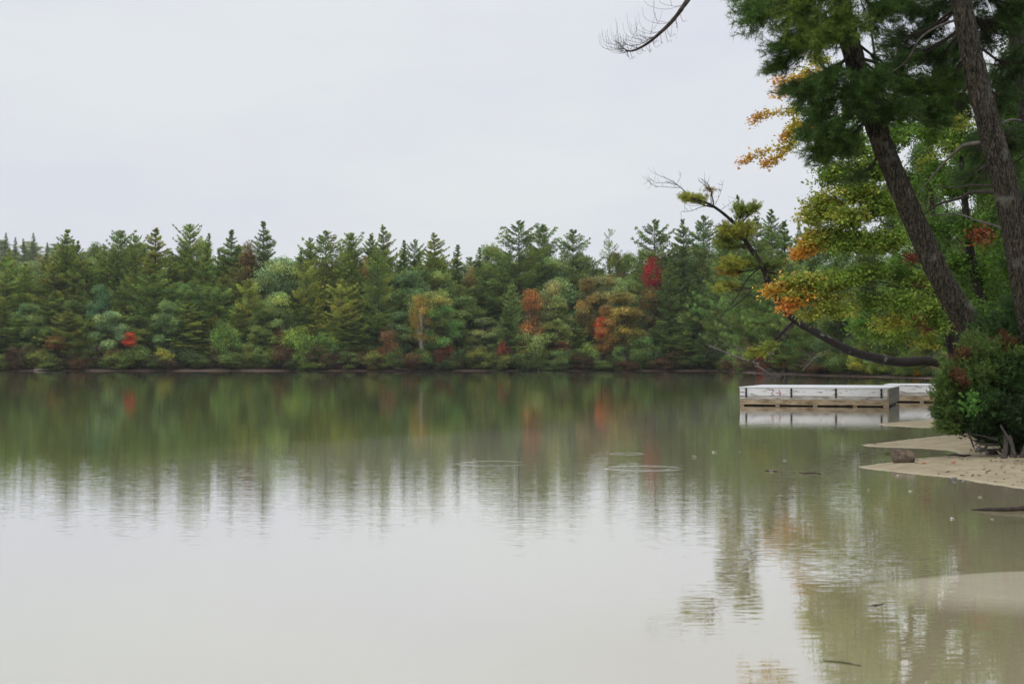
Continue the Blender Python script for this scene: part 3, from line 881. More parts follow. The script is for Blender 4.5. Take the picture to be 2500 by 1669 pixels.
# ---- conifers within the wall of forest
MIDPINES = [
    (1170, 640, 255, 34, 4, pcol(1.15, 0, 0.25), 'blue green conifer left of the upright orange tree'),
    (1160, 700, 254, 42, 2, pcol(1.0, 0, 0.2), 'low blue green conifer below the left of the upright orange tree'),
    (700, 600, 260, 40, 3, pcol(1.2, 0.35), 'yellow green layered pine below the small long armed pine'),
    (790, 640, 256, 44, 3, pcol(1.25, 0.4), 'olive layered pine in plates at left centre'),
    (735, 680, 255, 36, 2, pcol(1.15, 0.35), 'lower olive pine with flat plates left of centre'),
    (870, 580, 258, 40, 3, pcol(0.95, 0.1), 'dark pine on two bare trunks at forest centre'),
    (570, 640, 258, 40, 3, pcol(1.2, 0.35), 'yellowish pine with flat plates left of the bright pale green tree'),
    (1540, 600, 256, 46, 4, pcol(0.85, 0, 0.1), 'dark green pine filling the space right of the crimson maple'),
    (1590, 640, 250, 46, 2, pcol(0.85, 0, 0.12), 'blue green conifer behind the drooping dead branches'),
    (1640, 700, 225, 44, 4, pcol(0.9, 0, 0.12), 'blue green conifer under the leaning tree near the shore'),
]
for (px, top, Y, hw, pi, c, lab) in MIDPINES:
    at_px('pine_tree', PINES[pi], px, top, Y, hw * 1.35, color=c, label=lab, group='conifers inside the far forest')

def clear(px, top, lst, w=20, h=40):
    return all(abs(px - q[0]) > w or abs(top - q[1]) > h for q in lst)
WALL = 'dense green pine standing among its like in the wall of the far forest'
sky_px = np.array([s[0] for s in SKYLINE] + [b[0] for b in BROAD if b[1] < 600])
sky_tp = np.array([s[1] for s in SKYLINE] + [b[1] for b in BROAD if b[1] < 600])
def canopy_top(px):
    base = np.interp(px, [-200, 0, 90, 160, 300, 450, 560, 660, 700, 900, 1060, 1140, 1200, 1300, 1400, 1480, 1650, 1800], [575, 580, 585, 560, 560, 555, 570, 590, 570, 560, 590, 578, 572, 585, 600, 585, 545, 520])
    return base - 9
LAND = [(147, 527, 'full topped pine'), (273, 528, 'wispy topped pine'), (357, 522, 'broad yellowish skyline pine'), (437, 514, 'spiky leader pine'), (533, 527, 'open armed dark pine'), (604, 507, 'tallest left skyline pine'),
        (712, 548, 'small long armed pine'), (752, 532, 'ragged flat topped pine'), (806, 534, 'forked topped pine'), (846, 536, 'bushy central pine'), (886, 517, 'right leaning pine top'), (1003, 535, 'rounded olive pine'),
        (1100, 566, 'pale pointed conifer'), (1192, 509, 'dense cone pine'), (1248, 515, 'well spaced skyline pine'), (1312, 529, 'spreading layered pine'), (1400, 526, 'lone lanky pine'), (1502, 507, 'dark bushy skyline pine'),
        (1566, 504, 'flat layered pine'), (1618, 498, 'level armed pine'), (640, 668, 'bright pale green tree'), (250, 712, 'pale bluish round tree'), (298, 762, 'small bright red maple'), (128, 772, 'dull red shore maple'),
        (520, 742, 'lime green low tree'), (968, 678, 'golden birch'), (1214, 664, 'upright orange tree'), (1376, 632, 'dusty tan crown'), (1424, 672, 'large yellow tree'), (1380, 728, 'bright red maple'),
        (1495, 592, 'crimson maple'), (1262, 588, 'soft pale green crown'), (640, 588, 'pale round crown under the tallest pine'), (1078, 612, 'narrow yellowish spire'), (870, 580, 'pine on two bare trunks'), (1290, 782, 'dark red small tree'),
        (1022, 792, 'deep red shore shrub'), (1155, 782, 'bright red shore shrub'), (690, 752, 'yellow green low tree'), (1470, 775, 'low green shore tree')]
USED = set()
def relate(px, py, head, fallback, reach=130):
    cand = sorted(LAND, key=lambda q: abs(q[0] - px) + 0.7 * abs(q[1] - py))
    for lx, ly, nm in cand[:7]:
        dx, dy = px - lx, py - ly
        if abs(dx) + abs(dy) > reach * 2: break
        hor = 'left' if dx < 0 else 'right'
        near_ = 'close' if abs(dx) < 45 else 'further'
        if abs(dx) < 16: rel = 'directly below the' if dy > 0 else 'directly behind the'
        elif dy > 40: rel = near_ + ' below and ' + hor + ' of the'
        else: rel = near_ + ' to the ' + hor + ' of the'
        lab = head + ' ' + rel + ' ' + nm
        if len(lab.split()) <= 16 and lab not in USED:
            USED.add(lab)
            return lab
    return fallback
SHADE = lambda v: 'dark' if v < 0.88 else ('pale' if v > 1.08 else 'mid green')
cnt = 0
for row, (Y, drop, step) in enumerate([(292, 4, 34), (280, 14, 38), (271, 40, 40), (264, 85, 44), (257, 140, 52)]):
    px = -190.0
    while px < 1690:
        px += step * random.uniform(0.7, 1.35)
        top = canopy_top(px) + drop + random.uniform(-6, 34)
        if row >= 3 and (930 < px < 1020 or 1195 < px < 1235 or 1360 < px < 1470 or 1470 < px < 1520 or 610 < px < 670):
            continue
        yj = Y + random.uniform(-3, 3)
        if px > 1560: yj = Y - (px - 1560) * 0.12
        right = px > 850
        if random.random() < (0.42 if right else 0.14):
            c = random.choice([GRN, GRN, LGRN, (0.09, 0.15, 0.06), (0.13, 0.165, 0.07), BGRN] + ([DUST] if right else []))
            at_px('broadleaf_tree', random.choice(BROADS), px, top + 8, yj, random.uniform(34, 52), color=c,
                  label=relate(px, top + 30, {0: 'bright green', 1: 'leafy green', 2: 'olive green'}[0 if c[1] > 0.16 else (1 if c[0] < 0.1 else 2)] + ' broadleaf crown', 'green broadleaf tree merged into the wall of the far forest'), group='trees filling the far forest')
        else:
            v = random.uniform(0.75, 1.2); w_ = random.uniform(-0.05, 0.35) if not right else random.uniform(-0.05, 0.15)
            at_px('pine_tree', random.choice(PINES), px, top, yj, random.uniform(52, 80), color=pcol(v, w_, 0.1 if right else 0),
                  label=relate(px, top + 30, SHADE(v) + ' forest pine', WALL), group='trees filling the far forest')
        cnt += 1
# ---- undergrowth along the far shore
px = -190.0
k = 0
SH_COL = [GRN, GRN, (0.045, 0.07, 0.025), (0.085, 0.13, 0.045), (0.10, 0.125, 0.035), (0.08, 0.12, 0.035), (0.06, 0.055, 0.025), (0.06, 0.05, 0.025), (0.05, 0.035, 0.022), (0.075, 0.05, 0.025), (0.04, 0.06, 0.025)]
while px < 1700:
    px += random.uniform(13, 26)
    Y = random.uniform(250, 253) if px < 1640 else 251 - (px - 1640) * 0.7
    while sdist(np.array([P(px, 840, Y).x]), np.array([Y]))[0] < 0.2: Y += 0.4
    h = random.uniform(1.6, 4.2)
    p = P(px, 840, Y)
    ci_ = random.randrange(len(SH_COL)); cw_ = ['green', 'mid green', 'dark green', 'light green', 'yellow green', 'fresh green', 'brown green', 'brownish', 'dull brown', 'rusty', 'deep green'][ci_]
    tree('shrub', random.choice(SHRUBS), p.x, Y, h, width=random.uniform(3, 5.5), color=SH_COL[ci_], cat='shrub',
         label=relate(px, 830, cw_ + ' waterside shrub', 'low shoreline shrub in the even fringe under the far trees', 400), group='shrubs along the far shore')
for (px, top, hw, c, lab) in [
    (1022, 792, 26, (0.10, 0.045, 0.026), 'deep red shrub right of the white birch trunk'),
    (980, 808, 16, (0.09, 0.18, 0.06), 'fresh green shrub beside the white birch trunk'),
    (1055, 812, 15, (0.16, 0.09, 0.05), 'faded pink orange shrub near the water at centre'),
    (90, 808, 22, (0.14, 0.10, 0.04), 'orange yellow shrub by the water at the far left'),
    (370, 800, 26, YGRN, 'lime green shrub at the water right of the small bright red maple'),
    (870, 800, 12, (0.10, 0.04, 0.028), 'small red shrub under the bare dark trunks'),
    (1155, 782, 14, (0.12, 0.045, 0.03), 'bright red shrub under the low blue green conifer'),
    (1310, 818, 14, YEL, 'small yellow patched shrub left of the bright red maple'),
    (165, 800, 14, (0.15, 0.085, 0.04), 'pale orange shrub right of the dull red maple'),
]:
    at_px('shrub', SHRUBS[0], px, top, 251.6, hw, color=c, cat='shrub', label=lab, group='coloured shrubs on the far shore')

# ---- hazy trees on the distant hill at the left
for i in range(46):
    px = random.uniform(-190, 270)
    Y = random.uniform(690, 820)
    crest = np.interp(px, [-200, 0, 60, 120, 200, 280], [565, 578, 572, 574, 584, 600])
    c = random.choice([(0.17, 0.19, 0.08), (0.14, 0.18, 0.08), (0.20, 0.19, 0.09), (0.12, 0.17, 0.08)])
    p = P(px, crest + random.uniform(0, 25), Y)
    g0 = gz(p.x, Y)
    H = max(9, min(17, p.z - g0))
    tree('broadleaf_tree', random.choice(BROADS), p.x, Y, H, width=random.uniform(11, 16), color=c,
         label='pale hazy broadleaf tree in the woods on the distant hill', group='hazy broadleaf trees on the distant hill')
for (px, top, hw, lab) in [(12, 534, 11, 'hazy pine at the picture edge on the distant hill'), (34, 544, 11, 'hazy pine second from the picture edge on the distant hill'),
                           (58, 547, 9, 'smallest hazy pine on the distant hill, third from the edge'), (75, 534, 13, 'widest hazy pine on the distant hill, fourth from the edge'),
                           (107, 556, 8, 'thin hazy pine nearest the full topped skyline pine')]:
    p = P(px, top, 700)
    g0 = gz(p.x, 700)
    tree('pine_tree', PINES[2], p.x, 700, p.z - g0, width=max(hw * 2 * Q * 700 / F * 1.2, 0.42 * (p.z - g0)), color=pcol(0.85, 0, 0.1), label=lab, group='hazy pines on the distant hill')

# ---- fallen logs and a snag on the far shore
def log_thing(name, pts, rad, mat, label, cat='log', sides=8, group=None):
    o = MB().tube(pts, rad, sides).build(name, mat, None, True)
    tag(o, label, cat, group)
    return o
M_LOG = mat_noise('weathered_wood', (0.10, 0.085, 0.075), (0.34, 0.31, 0.28), 3.0, 0.85, 0.3, stretch=(0.4, 3, 3))
log_thing('fallen_log', [P(78, 848.5, 250.2), P(100, 846.8, 250.4), P(125, 847.4, 250.6)], [0.16, 0.14, 0.08], M_LOG, 'pale fallen log lying at the waterline of the far left shore')
log_thing('fallen_log', [P(905, 844, 250.6), P(925, 846.5, 250.2), P(945, 848.8, 249.8)], [0.10, 0.09, 0.05], M_LOG, 'grey log slanting down to the water left of the birch')
log_thing('fallen_branch', [P(1287, 846, 251.0), P(1294, 842.5, 250.8), P(1302, 836, 250.6)], [0.08, 0.07, 0.03], M_LOG, 'short pale branch sticking up at the shore below the orange trees', 'branch')

# ------------------------------------------------------------------ right bank: mid distance trees
RB = [
    # (kind, px, top, Y, halfwidth, proto, colour, label)
    ('b', 1950, 690, 100, 120, 2, (0.13, 0.20, 0.075), 'grey green leafy tree under the leaning trunk by the far bank'),
    ('b', 1900, 770, 110, 60, 0, (0.10, 0.17, 0.07), 'low grey green tree at the bank edge above the dock'),
    ('b', 2080, 620, 84, 120, 0, (0.15, 0.24, 0.05), 'bright green tree between the leaning trunk and the big pine'),
    ('b', 2060, 735, 88, 80, 1, (0.20, 0.27, 0.06), 'yellow green tree low behind the dock end'),
    ('b', 2120, 700, 66, 22, 2, (0.20, 0.045, 0.03), 'red maple sapling left of the big leaning pine trunk'),
    ('b', 2110, 590, 72, 26, 1, (0.18, 0.055, 0.03), 'orange red maple sapling beside the middle of the big pine trunk'),
    ('b', 2245, 528, 60, 40, 1, (0.13, 0.045, 0.022), 'dull red maple between the two big pine trunks'),
    ('b', 2260, 560, 52, 110, 0, (0.09, 0.17, 0.03), 'dark green maple between the two big pine trunks'),
    ('b', 2230, 300, 58, 130, 2, (0.10, 0.17, 0.03), 'tall green broadleaf tree behind the upper pine trunks'),
    ('b', 2330, 420, 46, 100, 1, (0.07, 0.13, 0.028), 'dark broadleaf tree at the right picture edge'),
    ('b', 2360, 180, 60, 110, 0, (0.06, 0.11, 0.025), 'shadowy tree behind the top right corner'),
    ('b', 2180, 480, 95, 120, 0, (0.09, 0.15, 0.04), 'green tree deep behind the big pine trunk'),
    ('b', 2330, 640, 60, 70, 2, (0.08, 0.15, 0.03), 'low dark green tree right of the second pine trunk'),
    ('p', 2060, 560, 115, 80, 0, pcol(0.75, 0, 0.1), 'dark pine deep behind the yellow green maple'),
    ('b', 2120, 330, 66, 110, 0, (0.08, 0.15, 0.03), 'green tree behind the big leaning pine trunk, above its middle'),
    ('b', 2140, 470, 56, 90, 1, (0.10, 0.18, 0.03), 'leafy green tree just behind the big leaning pine trunk'),
    ('b', 2050, 420, 74, 90, 2, (0.09, 0.16, 0.035), 'green tree showing under the yellow green maple'),
    ('b', 2280, 340, 44, 90, 1, (0.06, 0.12, 0.022), 'deep green tree right behind the second pine trunk'),
    ('p', 2140, 330, 105, 80, 1, pcol(0.7, 0, 0.1), 'dark pine far behind the two big trunks'),
    ('p', 2290, 120, 78, 110, 2, pcol(0.65, 0, 0.05), 'dark pine deep behind the second big trunk'),
    ('p', 2400, 60, 62, 130, 0, pcol(0.6), 'dark pine filling the right edge behind the trunks'),
    ('p', 1990, 520, 125, 70, 2, pcol(0.75, 0, 0.1), 'dark pine behind the left half of the yellow green maple'),
    ('b', 1925, 560, 128, 70, 0, (0.10, 0.16, 0.05), 'green tree behind the left lower part of the yellow green maple'),
    ('b', 2010, 530, 120, 80, 1, (0.09, 0.15, 0.045), 'green tree far behind the middle of the yellow green maple'),
    ('b', 1860, 600, 140, 50, 2, (0.09, 0.15, 0.05), 'green tree seen through the orange maple tips'),
    ('b', 1740, 700, 150, 48, 1, (0.26, 0.20, 0.05), 'orange green tree low behind the leaning trunk bend'),
    ('b', 1790, 770, 138, 46, 0, (0.17, 0.20, 0.045), 'yellow green tree at the bank left of the dock'),
    ('b', 1850, 735, 132, 40, 2, (0.11, 0.17, 0.055), 'green tree at the bank behind the middle of the leaning trunk'),
    ('b', 1690, 770, 180, 44, 2, (0.09, 0.15, 0.05), 'green tree at the bank under the drooping dead branches'),
    ('b', 1620, 770, 215, 40, 0, (0.08, 0.14, 0.045), 'low green tree where the far shore meets the right bank'),
]
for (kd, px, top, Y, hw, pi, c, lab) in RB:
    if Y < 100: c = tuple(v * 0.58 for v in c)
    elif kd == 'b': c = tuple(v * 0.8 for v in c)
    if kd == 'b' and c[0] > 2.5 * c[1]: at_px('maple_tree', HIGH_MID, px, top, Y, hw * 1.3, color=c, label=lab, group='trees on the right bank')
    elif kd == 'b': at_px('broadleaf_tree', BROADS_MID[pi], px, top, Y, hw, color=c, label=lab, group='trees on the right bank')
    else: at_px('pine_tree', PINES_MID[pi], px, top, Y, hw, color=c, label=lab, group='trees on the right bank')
ORD = ['first', 'second', 'third', 'fourth', 'fifth', 'sixth', 'seventh', 'eighth', 'ninth', 'tenth', 'eleventh', 'twelfth', 'thirteenth', 'fourteenth', 'fifteenth', 'sixteenth', 'seventeenth', 'eighteenth', 'nineteenth', 'twentieth', 'last']
for k, (px, Y) in enumerate([(1640, 232), (1665, 214), (1690, 198), (1708, 182), (1735, 172), (1765, 166), (1800, 164), (1835, 161), (1870, 158), (1900, 156), (1935, 152), (1960, 147), (1990, 144), (2020, 140), (2050, 137), (2085, 136), (2120, 134), (2150, 120), (2180, 108), (2200, 92), (2215, 80)]):
    for rep in range(2):
        x = P(px, 840, Y).x
        y = Y
        while sdist(np.array([x]), np.array([y]))[0] < 1.0 + rep * 2.0:
            x += 0.4; y += 0.5
        c = random.choice([GRN, (0.12, 0.19, 0.05), YGRN, (0.08, 0.06, 0.03), (0.08, 0.13, 0.05)])
        if px < 1900 and rep == 0: c = random.choice([(0.07, 0.05, 0.03), (0.07, 0.045, 0.03), BRN, GRN])
        tree('shrub', random.choice(SHRUBS_MID), x, y, random.uniform(1.8, 3.6), width=random.uniform(3, 5.0), color=c, cat='shrub',
             label=ORD[k] + (' waterside shrub' if rep == 0 else ' second row shrub') + ' along the right bank, counting from the far corner', group='shrubs along the right bank')
for (px, top, Y, hw, c, lab) in [
    (2105, 838, 96, 30, (0.42, 0.30, 0.04), 'yellow leaved shrub at the water just above the dock end'),
    (2010, 800, 120, 34, (0.16, 0.25, 0.06), 'light green shrub under the leaning trunk above the dock'),
    (1745, 806, 160, 16, (0.25, 0.05, 0.04), 'dark red shrub at the bank left of the dock')]:
    at_px('shrub', SHRUBS_MID[0], px, top, Y, hw, color=c, cat='shrub', label=lab, group='shrubs along the right bank')
# bleached dead boughs over the bank
for i, pts in enumerate([[(1620, 790), (1680, 815), (1740, 835)], [(1800, 865), (1770, 880 - 20), (1735, 838)], [(1840, 850), (1870, 820), (1905, 800)], [(1690, 800), (1740, 800), (1775, 812)]]):
    Y = 150 + i * 3
    mb = MB()
    pp = [P(a_, b_, Y) for a_, b_ in pts]
    mb.tube(pp, [0.05, 0.08, 0.13], 5)
    for q in range(26):
        t = random.random()
        a_ = pp[0].lerp(pp[1], t * 2) if t < 0.5 else pp[1].lerp(pp[2], t * 2 - 1)
        d = Vector((random.gauss(-0.3, 0.5), random.gauss(0, 0.5), random.gauss(0.1, 0.5))) * random.uniform(0.8, 2.4)
        mb.tube([a_, a_ + d * 0.5 + Vector((0, 0, 0.06)), a_ + d], [0.022, 0.015, 0.006], 3, cap=False)
    o = mb.build('dead_branch', M_DEADTWIG)
    tag(o, ['bleached dead branch slanting to the bank under the leaning tree', 'bare dead branch touching the water left of the dock', 'bare grey branch in the leaves above the dock', 'thin bleached branch level above the right bank shrubs'][i], 'branch')

# ------------------------------------------------------------------ near trees
def catmull(pts, n):
    pts = [Vector(p) for p in pts]
    pts = [pts[0] * 2 - pts[1]] + pts + [pts[-1] * 2 - pts[-2]]
    res = []
    for i in range(1, len(pts) - 2):
        p0, p1, p2, p3 = pts[i - 1:i + 3]
        for k in range(n):
            t = k / n
            res.append(0.5 * ((2 * p1) + (p2 - p0) * t + (2 * p0 - 5 * p1 + 4 * p2 - p3) * t * t + (3 * p1 - p0 - 3 * p2 + p3) * t ** 3))
    res.append(pts[-2])
    return res

def big_trunk(name, pts, rad, mat, parent, sides=72, n=22, rough=0.05, freq=7.0, flare=0.0):
    """a trunk of furrowed bark; pts and rad given root first"""
    path = catmull(pts, n)
    rr = catmull([(r, 0, 0) for r in rad], n)
    v = []; f = []
    acc = 0
    prev = None
    for i, p in enumerate(path):
        t = path[min(i + 1, len(path) - 1)] - path[max(i - 1, 0)]
        t.normalize()
        a_ = t.cross(Vector((0, 1, 0.1))).normalized(); b_ = t.cross(a_)
        r = rr[i].x
        if prev is not None: acc += (p - prev).length
        prev = p
        for k in range(sides):
            th = 2 * math.pi * k / sides
            cx, cy = math.cos(th), math.sin(th)
            q = Vector((cx * freq * r * 2.2, cy * freq * r * 2.2, acc * freq * 0.28))
            ridge = abs(mnoise.noise(q * 1.3)) * 1.6 + 0.5 * mnoise.noise(q * 3.0 + Vector((5, 5, 5)))
            big = mnoise.noise(Vector((cx * 0.8, cy * 0.8, acc * 0.5)) + Vector((9, 2, 1)))
            fl = 1 + flare * math.exp(-acc * 1.6) * (1 + 0.5 * math.sin(th * 5 + 1))
            dd = r * fl * (1 + rough * ridge + 0.05 * big)
            v.append(p + a_ * cx * dd + b_ * cy * dd)
    for i in range(len(path) - 1):
        for k in range(sides):
            k2 = (k + 1) % sides
            f.append((i * sides + k, i * sides + k2, (i + 1) * sides + k2, (i + 1) * sides + k))
    f.append(tuple(range(sides))[::-1]); f.append(tuple((len(path) - 1) * sides + k for k in range(sides)))
    me = bpy.data.meshes.new(name)
    me.from_pydata([tuple(x) for x in v], [], f)
    me.polygons.foreach_set('use_smooth', [True] * len(me.polygons))
    me.materials.append(mat)
    return link(bpy.data.objects.new(name, me), parent), path

class Crown:
    """limbs and twigs in one mesh, needles or leaves in another"""
    def __init__(s): s.mb = MB(); s.polys = []; s.cols = []; s.polys4 = []; s.cols4 = []
    def limb(s, pts, r0, r1, sides=6):
        s.mb.tube(pts, np.linspace(r0, r1, len(pts)), sides, cap=False)
    def needles(s, pos, direc, col, n=24, length=0.11, width=0.0055, spread=0.75):
        m = len(pos)
        p = np.repeat(pos, n, 0); d = np.repeat(direc, n, 0)
        d = unit(d * 0.75 + rng.normal(0, spread, (m * n, 3)) * 0.9)
        p = p + np.repeat(direc, n, 0) * rng.uniform(-0.06, 0.05, (m * n, 1))
        s.polys.append(needle_tris(p, d, length * rng.uniform(0.6, 1.15, m * n), width))
        c = np.repeat(np.asarray(col), n, 0) * rng.uniform(0.7, 1.35, (m * n, 1))
        s.cols.append(c)
    def leaves(s, pos, col, size, up=0.5):
        s.polys4.append(leaf_quads(pos, size, rng, up)); s.cols4.append(np.asarray(col) * rng.uniform(0.7, 1.3, (len(pos), 1)))

def ell_points(c, r, n, shell=0.35):
    d = rnd_unit(n)
    rad = rng.uniform(shell, 1.0, (n, 1)) ** 0.6
    return np.array(c) + d * rad * np.array(r)

def cloud_needles(C, anchor, px, py, rx, ry, Y, dep, ntw, col, twl=0.45, n=22, length=0.11, width=0.006, limb_r=0.03, tuft_step=0.07, upb=0.25, sag=0.2):
    c = P(px, py, Y); k = Q * Y / F
    rad = (rx * k, dep, ry * k)
    a_ = Vector(anchor)
    mid = a_.lerp(c, 0.5) + Vector((0, 0, -sag * (c - a_).length * 0.2)) + Vector(rng.normal(0, 0.05, 3))
    C.limb([a_, a_.lerp(mid, 0.5) + Vector(rng.normal(0, 0.02, 3)), mid, mid.lerp(c, 0.6), c], limb_r, limb_r * 0.35)
    ends = ell_points(c, rad, ntw)
    for e in ends:
        e = Vector(e)
        t = rng.uniform(0.35, 1.0)
        b0 = mid.lerp(c, t) if t > 0.5 else a_.lerp(mid, 0.5 + t)
        v = e - b0
        if v.length < 1e-3: continue
        m_ = b0 + v * 0.5 + Vector((0, 0, -0.06 * v.length)) + Vector(rng.normal(0, 0.04 * v.length, 3))
        C.limb([b0, m_, e], 0.008, 0.0025, 3)
        lv = v.length
        kk = max(3, int(min(twl, lv) / tuft_step))
        tt = 1 - np.linspace(0, min(1, twl / lv), kk)
        pos = np.array([(m_.lerp(e, (q - 0.5) * 2) if q > 0.5 else b0.lerp(m_, q * 2)) for q in tt])
        pos = pos + rng.normal(0, 0.035, pos.shape)
        dr = unit(np.array(v.normalized()) + np.array([0, 0, upb]) + rng.normal(0, 0.3, pos.shape))
        br = rng.uniform(0.72, 1.25)
        C.needles(pos, dr, np.array([col] * kk) * br, n, length, width)

def finish_crown(C, root, names=('branches', 'needles'), wood=None, fol=None):
    o = C.mb.build(names[0], wood or M_TWIG, root, True)
    if C.polys:
        T = np.concatenate(C.polys); c = np.concatenate(C.cols)
        link(bpy.data.objects.new(names[1], poly_mesh(names[1], T, c, fol or M_NEEDLE)), root)
    if C.polys4:
        T = np.concatenate(C.polys4); c = np.concatenate(C.cols4)
        link(bpy.data.objects.new(names[1] if not C.polys else 'leaves', poly_mesh('leaves', T, c, fol or M_LEAF)), root)
    return o

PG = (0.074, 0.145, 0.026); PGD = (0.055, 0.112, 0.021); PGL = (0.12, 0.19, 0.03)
# --- the big leaning pine
ZT = 24.0
root1 = empty('pine_tree', (0, 0, 0))
tag(root1, 'big furrowed pine trunk leaning left over the sand spits, needles against the sky', 'tree')
tp = [P(2360, 1012, 24.2), P(2315, 900, 24.0), P(2258, 795, ZT), P(2165, 650, ZT), P(2078, 460, ZT), (P(2008, 290, ZT)), P(1958, 130, ZT), P(1930, 0, ZT), P(1905, -160, ZT), P(1892, -340, ZT), P(1885, -560, ZT)]
kx = Q * ZT / F
_, path1 = big_trunk('trunk', tp, [40 * kx, 34 * kx, 28 * kx, 25 * kx, 23 * kx, 21.5 * kx, 20.5 * kx, 19.5 * kx, 18 * kx, 15 * kx, 11 * kx], M_BARK, root1, sides=80, n=26, rough=0.13, freq=9, flare=0.2)
def near_on(path, py, Y):
    z = P(2000, py, Y).z
    return min(path, key=lambda q: abs(q.z - z))
C1 = Crown()
clouds1 = [
    # px, py, rx, ry, dY, dep, ntwigs, anchor py, col
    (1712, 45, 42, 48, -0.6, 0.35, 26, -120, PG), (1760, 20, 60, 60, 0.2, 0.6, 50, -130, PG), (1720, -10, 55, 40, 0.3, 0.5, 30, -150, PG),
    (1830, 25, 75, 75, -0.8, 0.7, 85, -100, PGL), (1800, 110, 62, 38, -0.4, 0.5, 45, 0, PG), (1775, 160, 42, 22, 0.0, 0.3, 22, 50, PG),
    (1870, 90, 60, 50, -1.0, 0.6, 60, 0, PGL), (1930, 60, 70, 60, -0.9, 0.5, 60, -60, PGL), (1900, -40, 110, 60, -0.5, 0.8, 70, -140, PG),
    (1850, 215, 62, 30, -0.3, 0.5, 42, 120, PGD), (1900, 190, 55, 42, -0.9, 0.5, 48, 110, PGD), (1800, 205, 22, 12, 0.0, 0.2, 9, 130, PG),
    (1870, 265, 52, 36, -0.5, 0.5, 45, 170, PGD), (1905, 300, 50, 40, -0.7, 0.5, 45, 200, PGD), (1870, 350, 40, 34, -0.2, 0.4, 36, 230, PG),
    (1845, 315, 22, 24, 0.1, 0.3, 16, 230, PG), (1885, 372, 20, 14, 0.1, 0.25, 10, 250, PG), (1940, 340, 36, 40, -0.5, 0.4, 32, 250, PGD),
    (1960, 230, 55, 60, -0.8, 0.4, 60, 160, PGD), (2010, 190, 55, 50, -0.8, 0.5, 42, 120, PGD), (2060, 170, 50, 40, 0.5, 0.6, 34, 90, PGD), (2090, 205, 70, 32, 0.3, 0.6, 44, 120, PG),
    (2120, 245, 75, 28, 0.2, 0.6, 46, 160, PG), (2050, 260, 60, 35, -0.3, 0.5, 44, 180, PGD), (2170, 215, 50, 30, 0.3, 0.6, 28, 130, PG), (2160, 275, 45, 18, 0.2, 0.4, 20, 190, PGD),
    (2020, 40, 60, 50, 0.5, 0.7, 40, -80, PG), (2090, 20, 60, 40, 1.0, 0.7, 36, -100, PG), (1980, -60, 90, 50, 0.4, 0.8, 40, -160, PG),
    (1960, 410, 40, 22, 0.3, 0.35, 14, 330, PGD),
]
for (px, py, rx, ry, dY, dep, ntw, ay, col) in clouds1:
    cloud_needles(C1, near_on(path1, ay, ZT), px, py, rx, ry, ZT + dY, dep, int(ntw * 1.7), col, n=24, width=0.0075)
# boughs above the frame keep the light off the trunks
for i in range(16):
    cloud_needles(C1, near_on(path1, -300 - 15 * i, ZT), rng.uniform(1700, 2350), rng.uniform(-420, -120), 110, 70, ZT + rng.uniform(-2, 2.5), 0.9, 32, PG, n=14, width=0.009, length=0.14)
finish_crown(C1, root1)
# bare hanging bough of the same tree, upper centre
def bare_bough(main, r0, r1, twigs, root, name, mat, seed, ups):
    g = random.Random(seed)
    mb = MB()
    path = catmull(main, 10)
    mb.tube(path, np.linspace(r0, r1, len(path)), 6)
    for i in range(twigs):
        t = g.uniform(0.05, 0.97)
        b0 = path[int(t * (len(path) - 1))]
        l = g.uniform(0.2, 0.55) * ups * (1.15 - 0.5 * t)
        dx = g.uniform(-1.1, -0.2); dz = g.uniform(-0.25, 0.2)
        if g.random() < 0.25: dx = g.uniform(0, 0.4); dz = -0.7
        dy = g.uniform(-0.5, 0.5)
        p1 = b0 + Vector((dx * 0.45, dy * 0.4, dz * 0.5)) * l
        p2 = p1 + Vector((dx * 0.45, dy * 0.3, 0.15 + dz * 0.1)) * l
        p3 = p2 + Vector((dx * 0.12, dy * 0.1, g.uniform(0.15, 0.7) * (1 if dz > -0.5 else -0.3))) * l
        mb.tube(catmull([b0, p1, p2, p3], 4), np.linspace(0.0034, 0.0012, 13), 3, cap=False)
        if g.random() < 0.5:
            q1 = p1 + Vector((g.uniform(-0.3, 0.3), 0, 0.35)) * l; q2 = q1 + Vector((g.uniform(-0.1, 0.1), 0, 0.3)) * l
            mb.tube([p1, q1, q2], [0.0028, 0.002, 0.0014], 3, cap=False)
    return mb.build(name, mat, root, True)
top_an = near_on(path1, -330, ZT)
bare_bough([top_an, P(1760, -230, 22.5), P(1660, -120, 21), P(1578, 0, 20), P(1545, 45, 20), P(1515, 75, 20), P(1482, 102, 20), P(1450, 117, 20), P(1432, 112, 20), P(1418, 96, 20)], 0.05, 0.003, 0, root1, 'dead_branch', M_TWIG, 3, 1)
main = [P(1578, 0, 20), P(1562, 24, 20), P(1545, 45, 20), P(1515, 75, 20), P(1482, 102, 20), P(1450, 117, 20), P(1432, 112, 20), P(1418, 96, 20)]
bare_bough(main, 0.018, 0.003, 44, root1, 'dead_twig', M_TWIG, 4, 1.0)
bare_bough([P(1513, 76, 20), P(1490, 90, 19.9), P(1462, 104, 19.9), P(1440, 103, 19.9), P(1428, 92, 19.9)], 0.006, 0.002, 14, root1, 'dead_twig', M_TWIG, 6, 0.8)

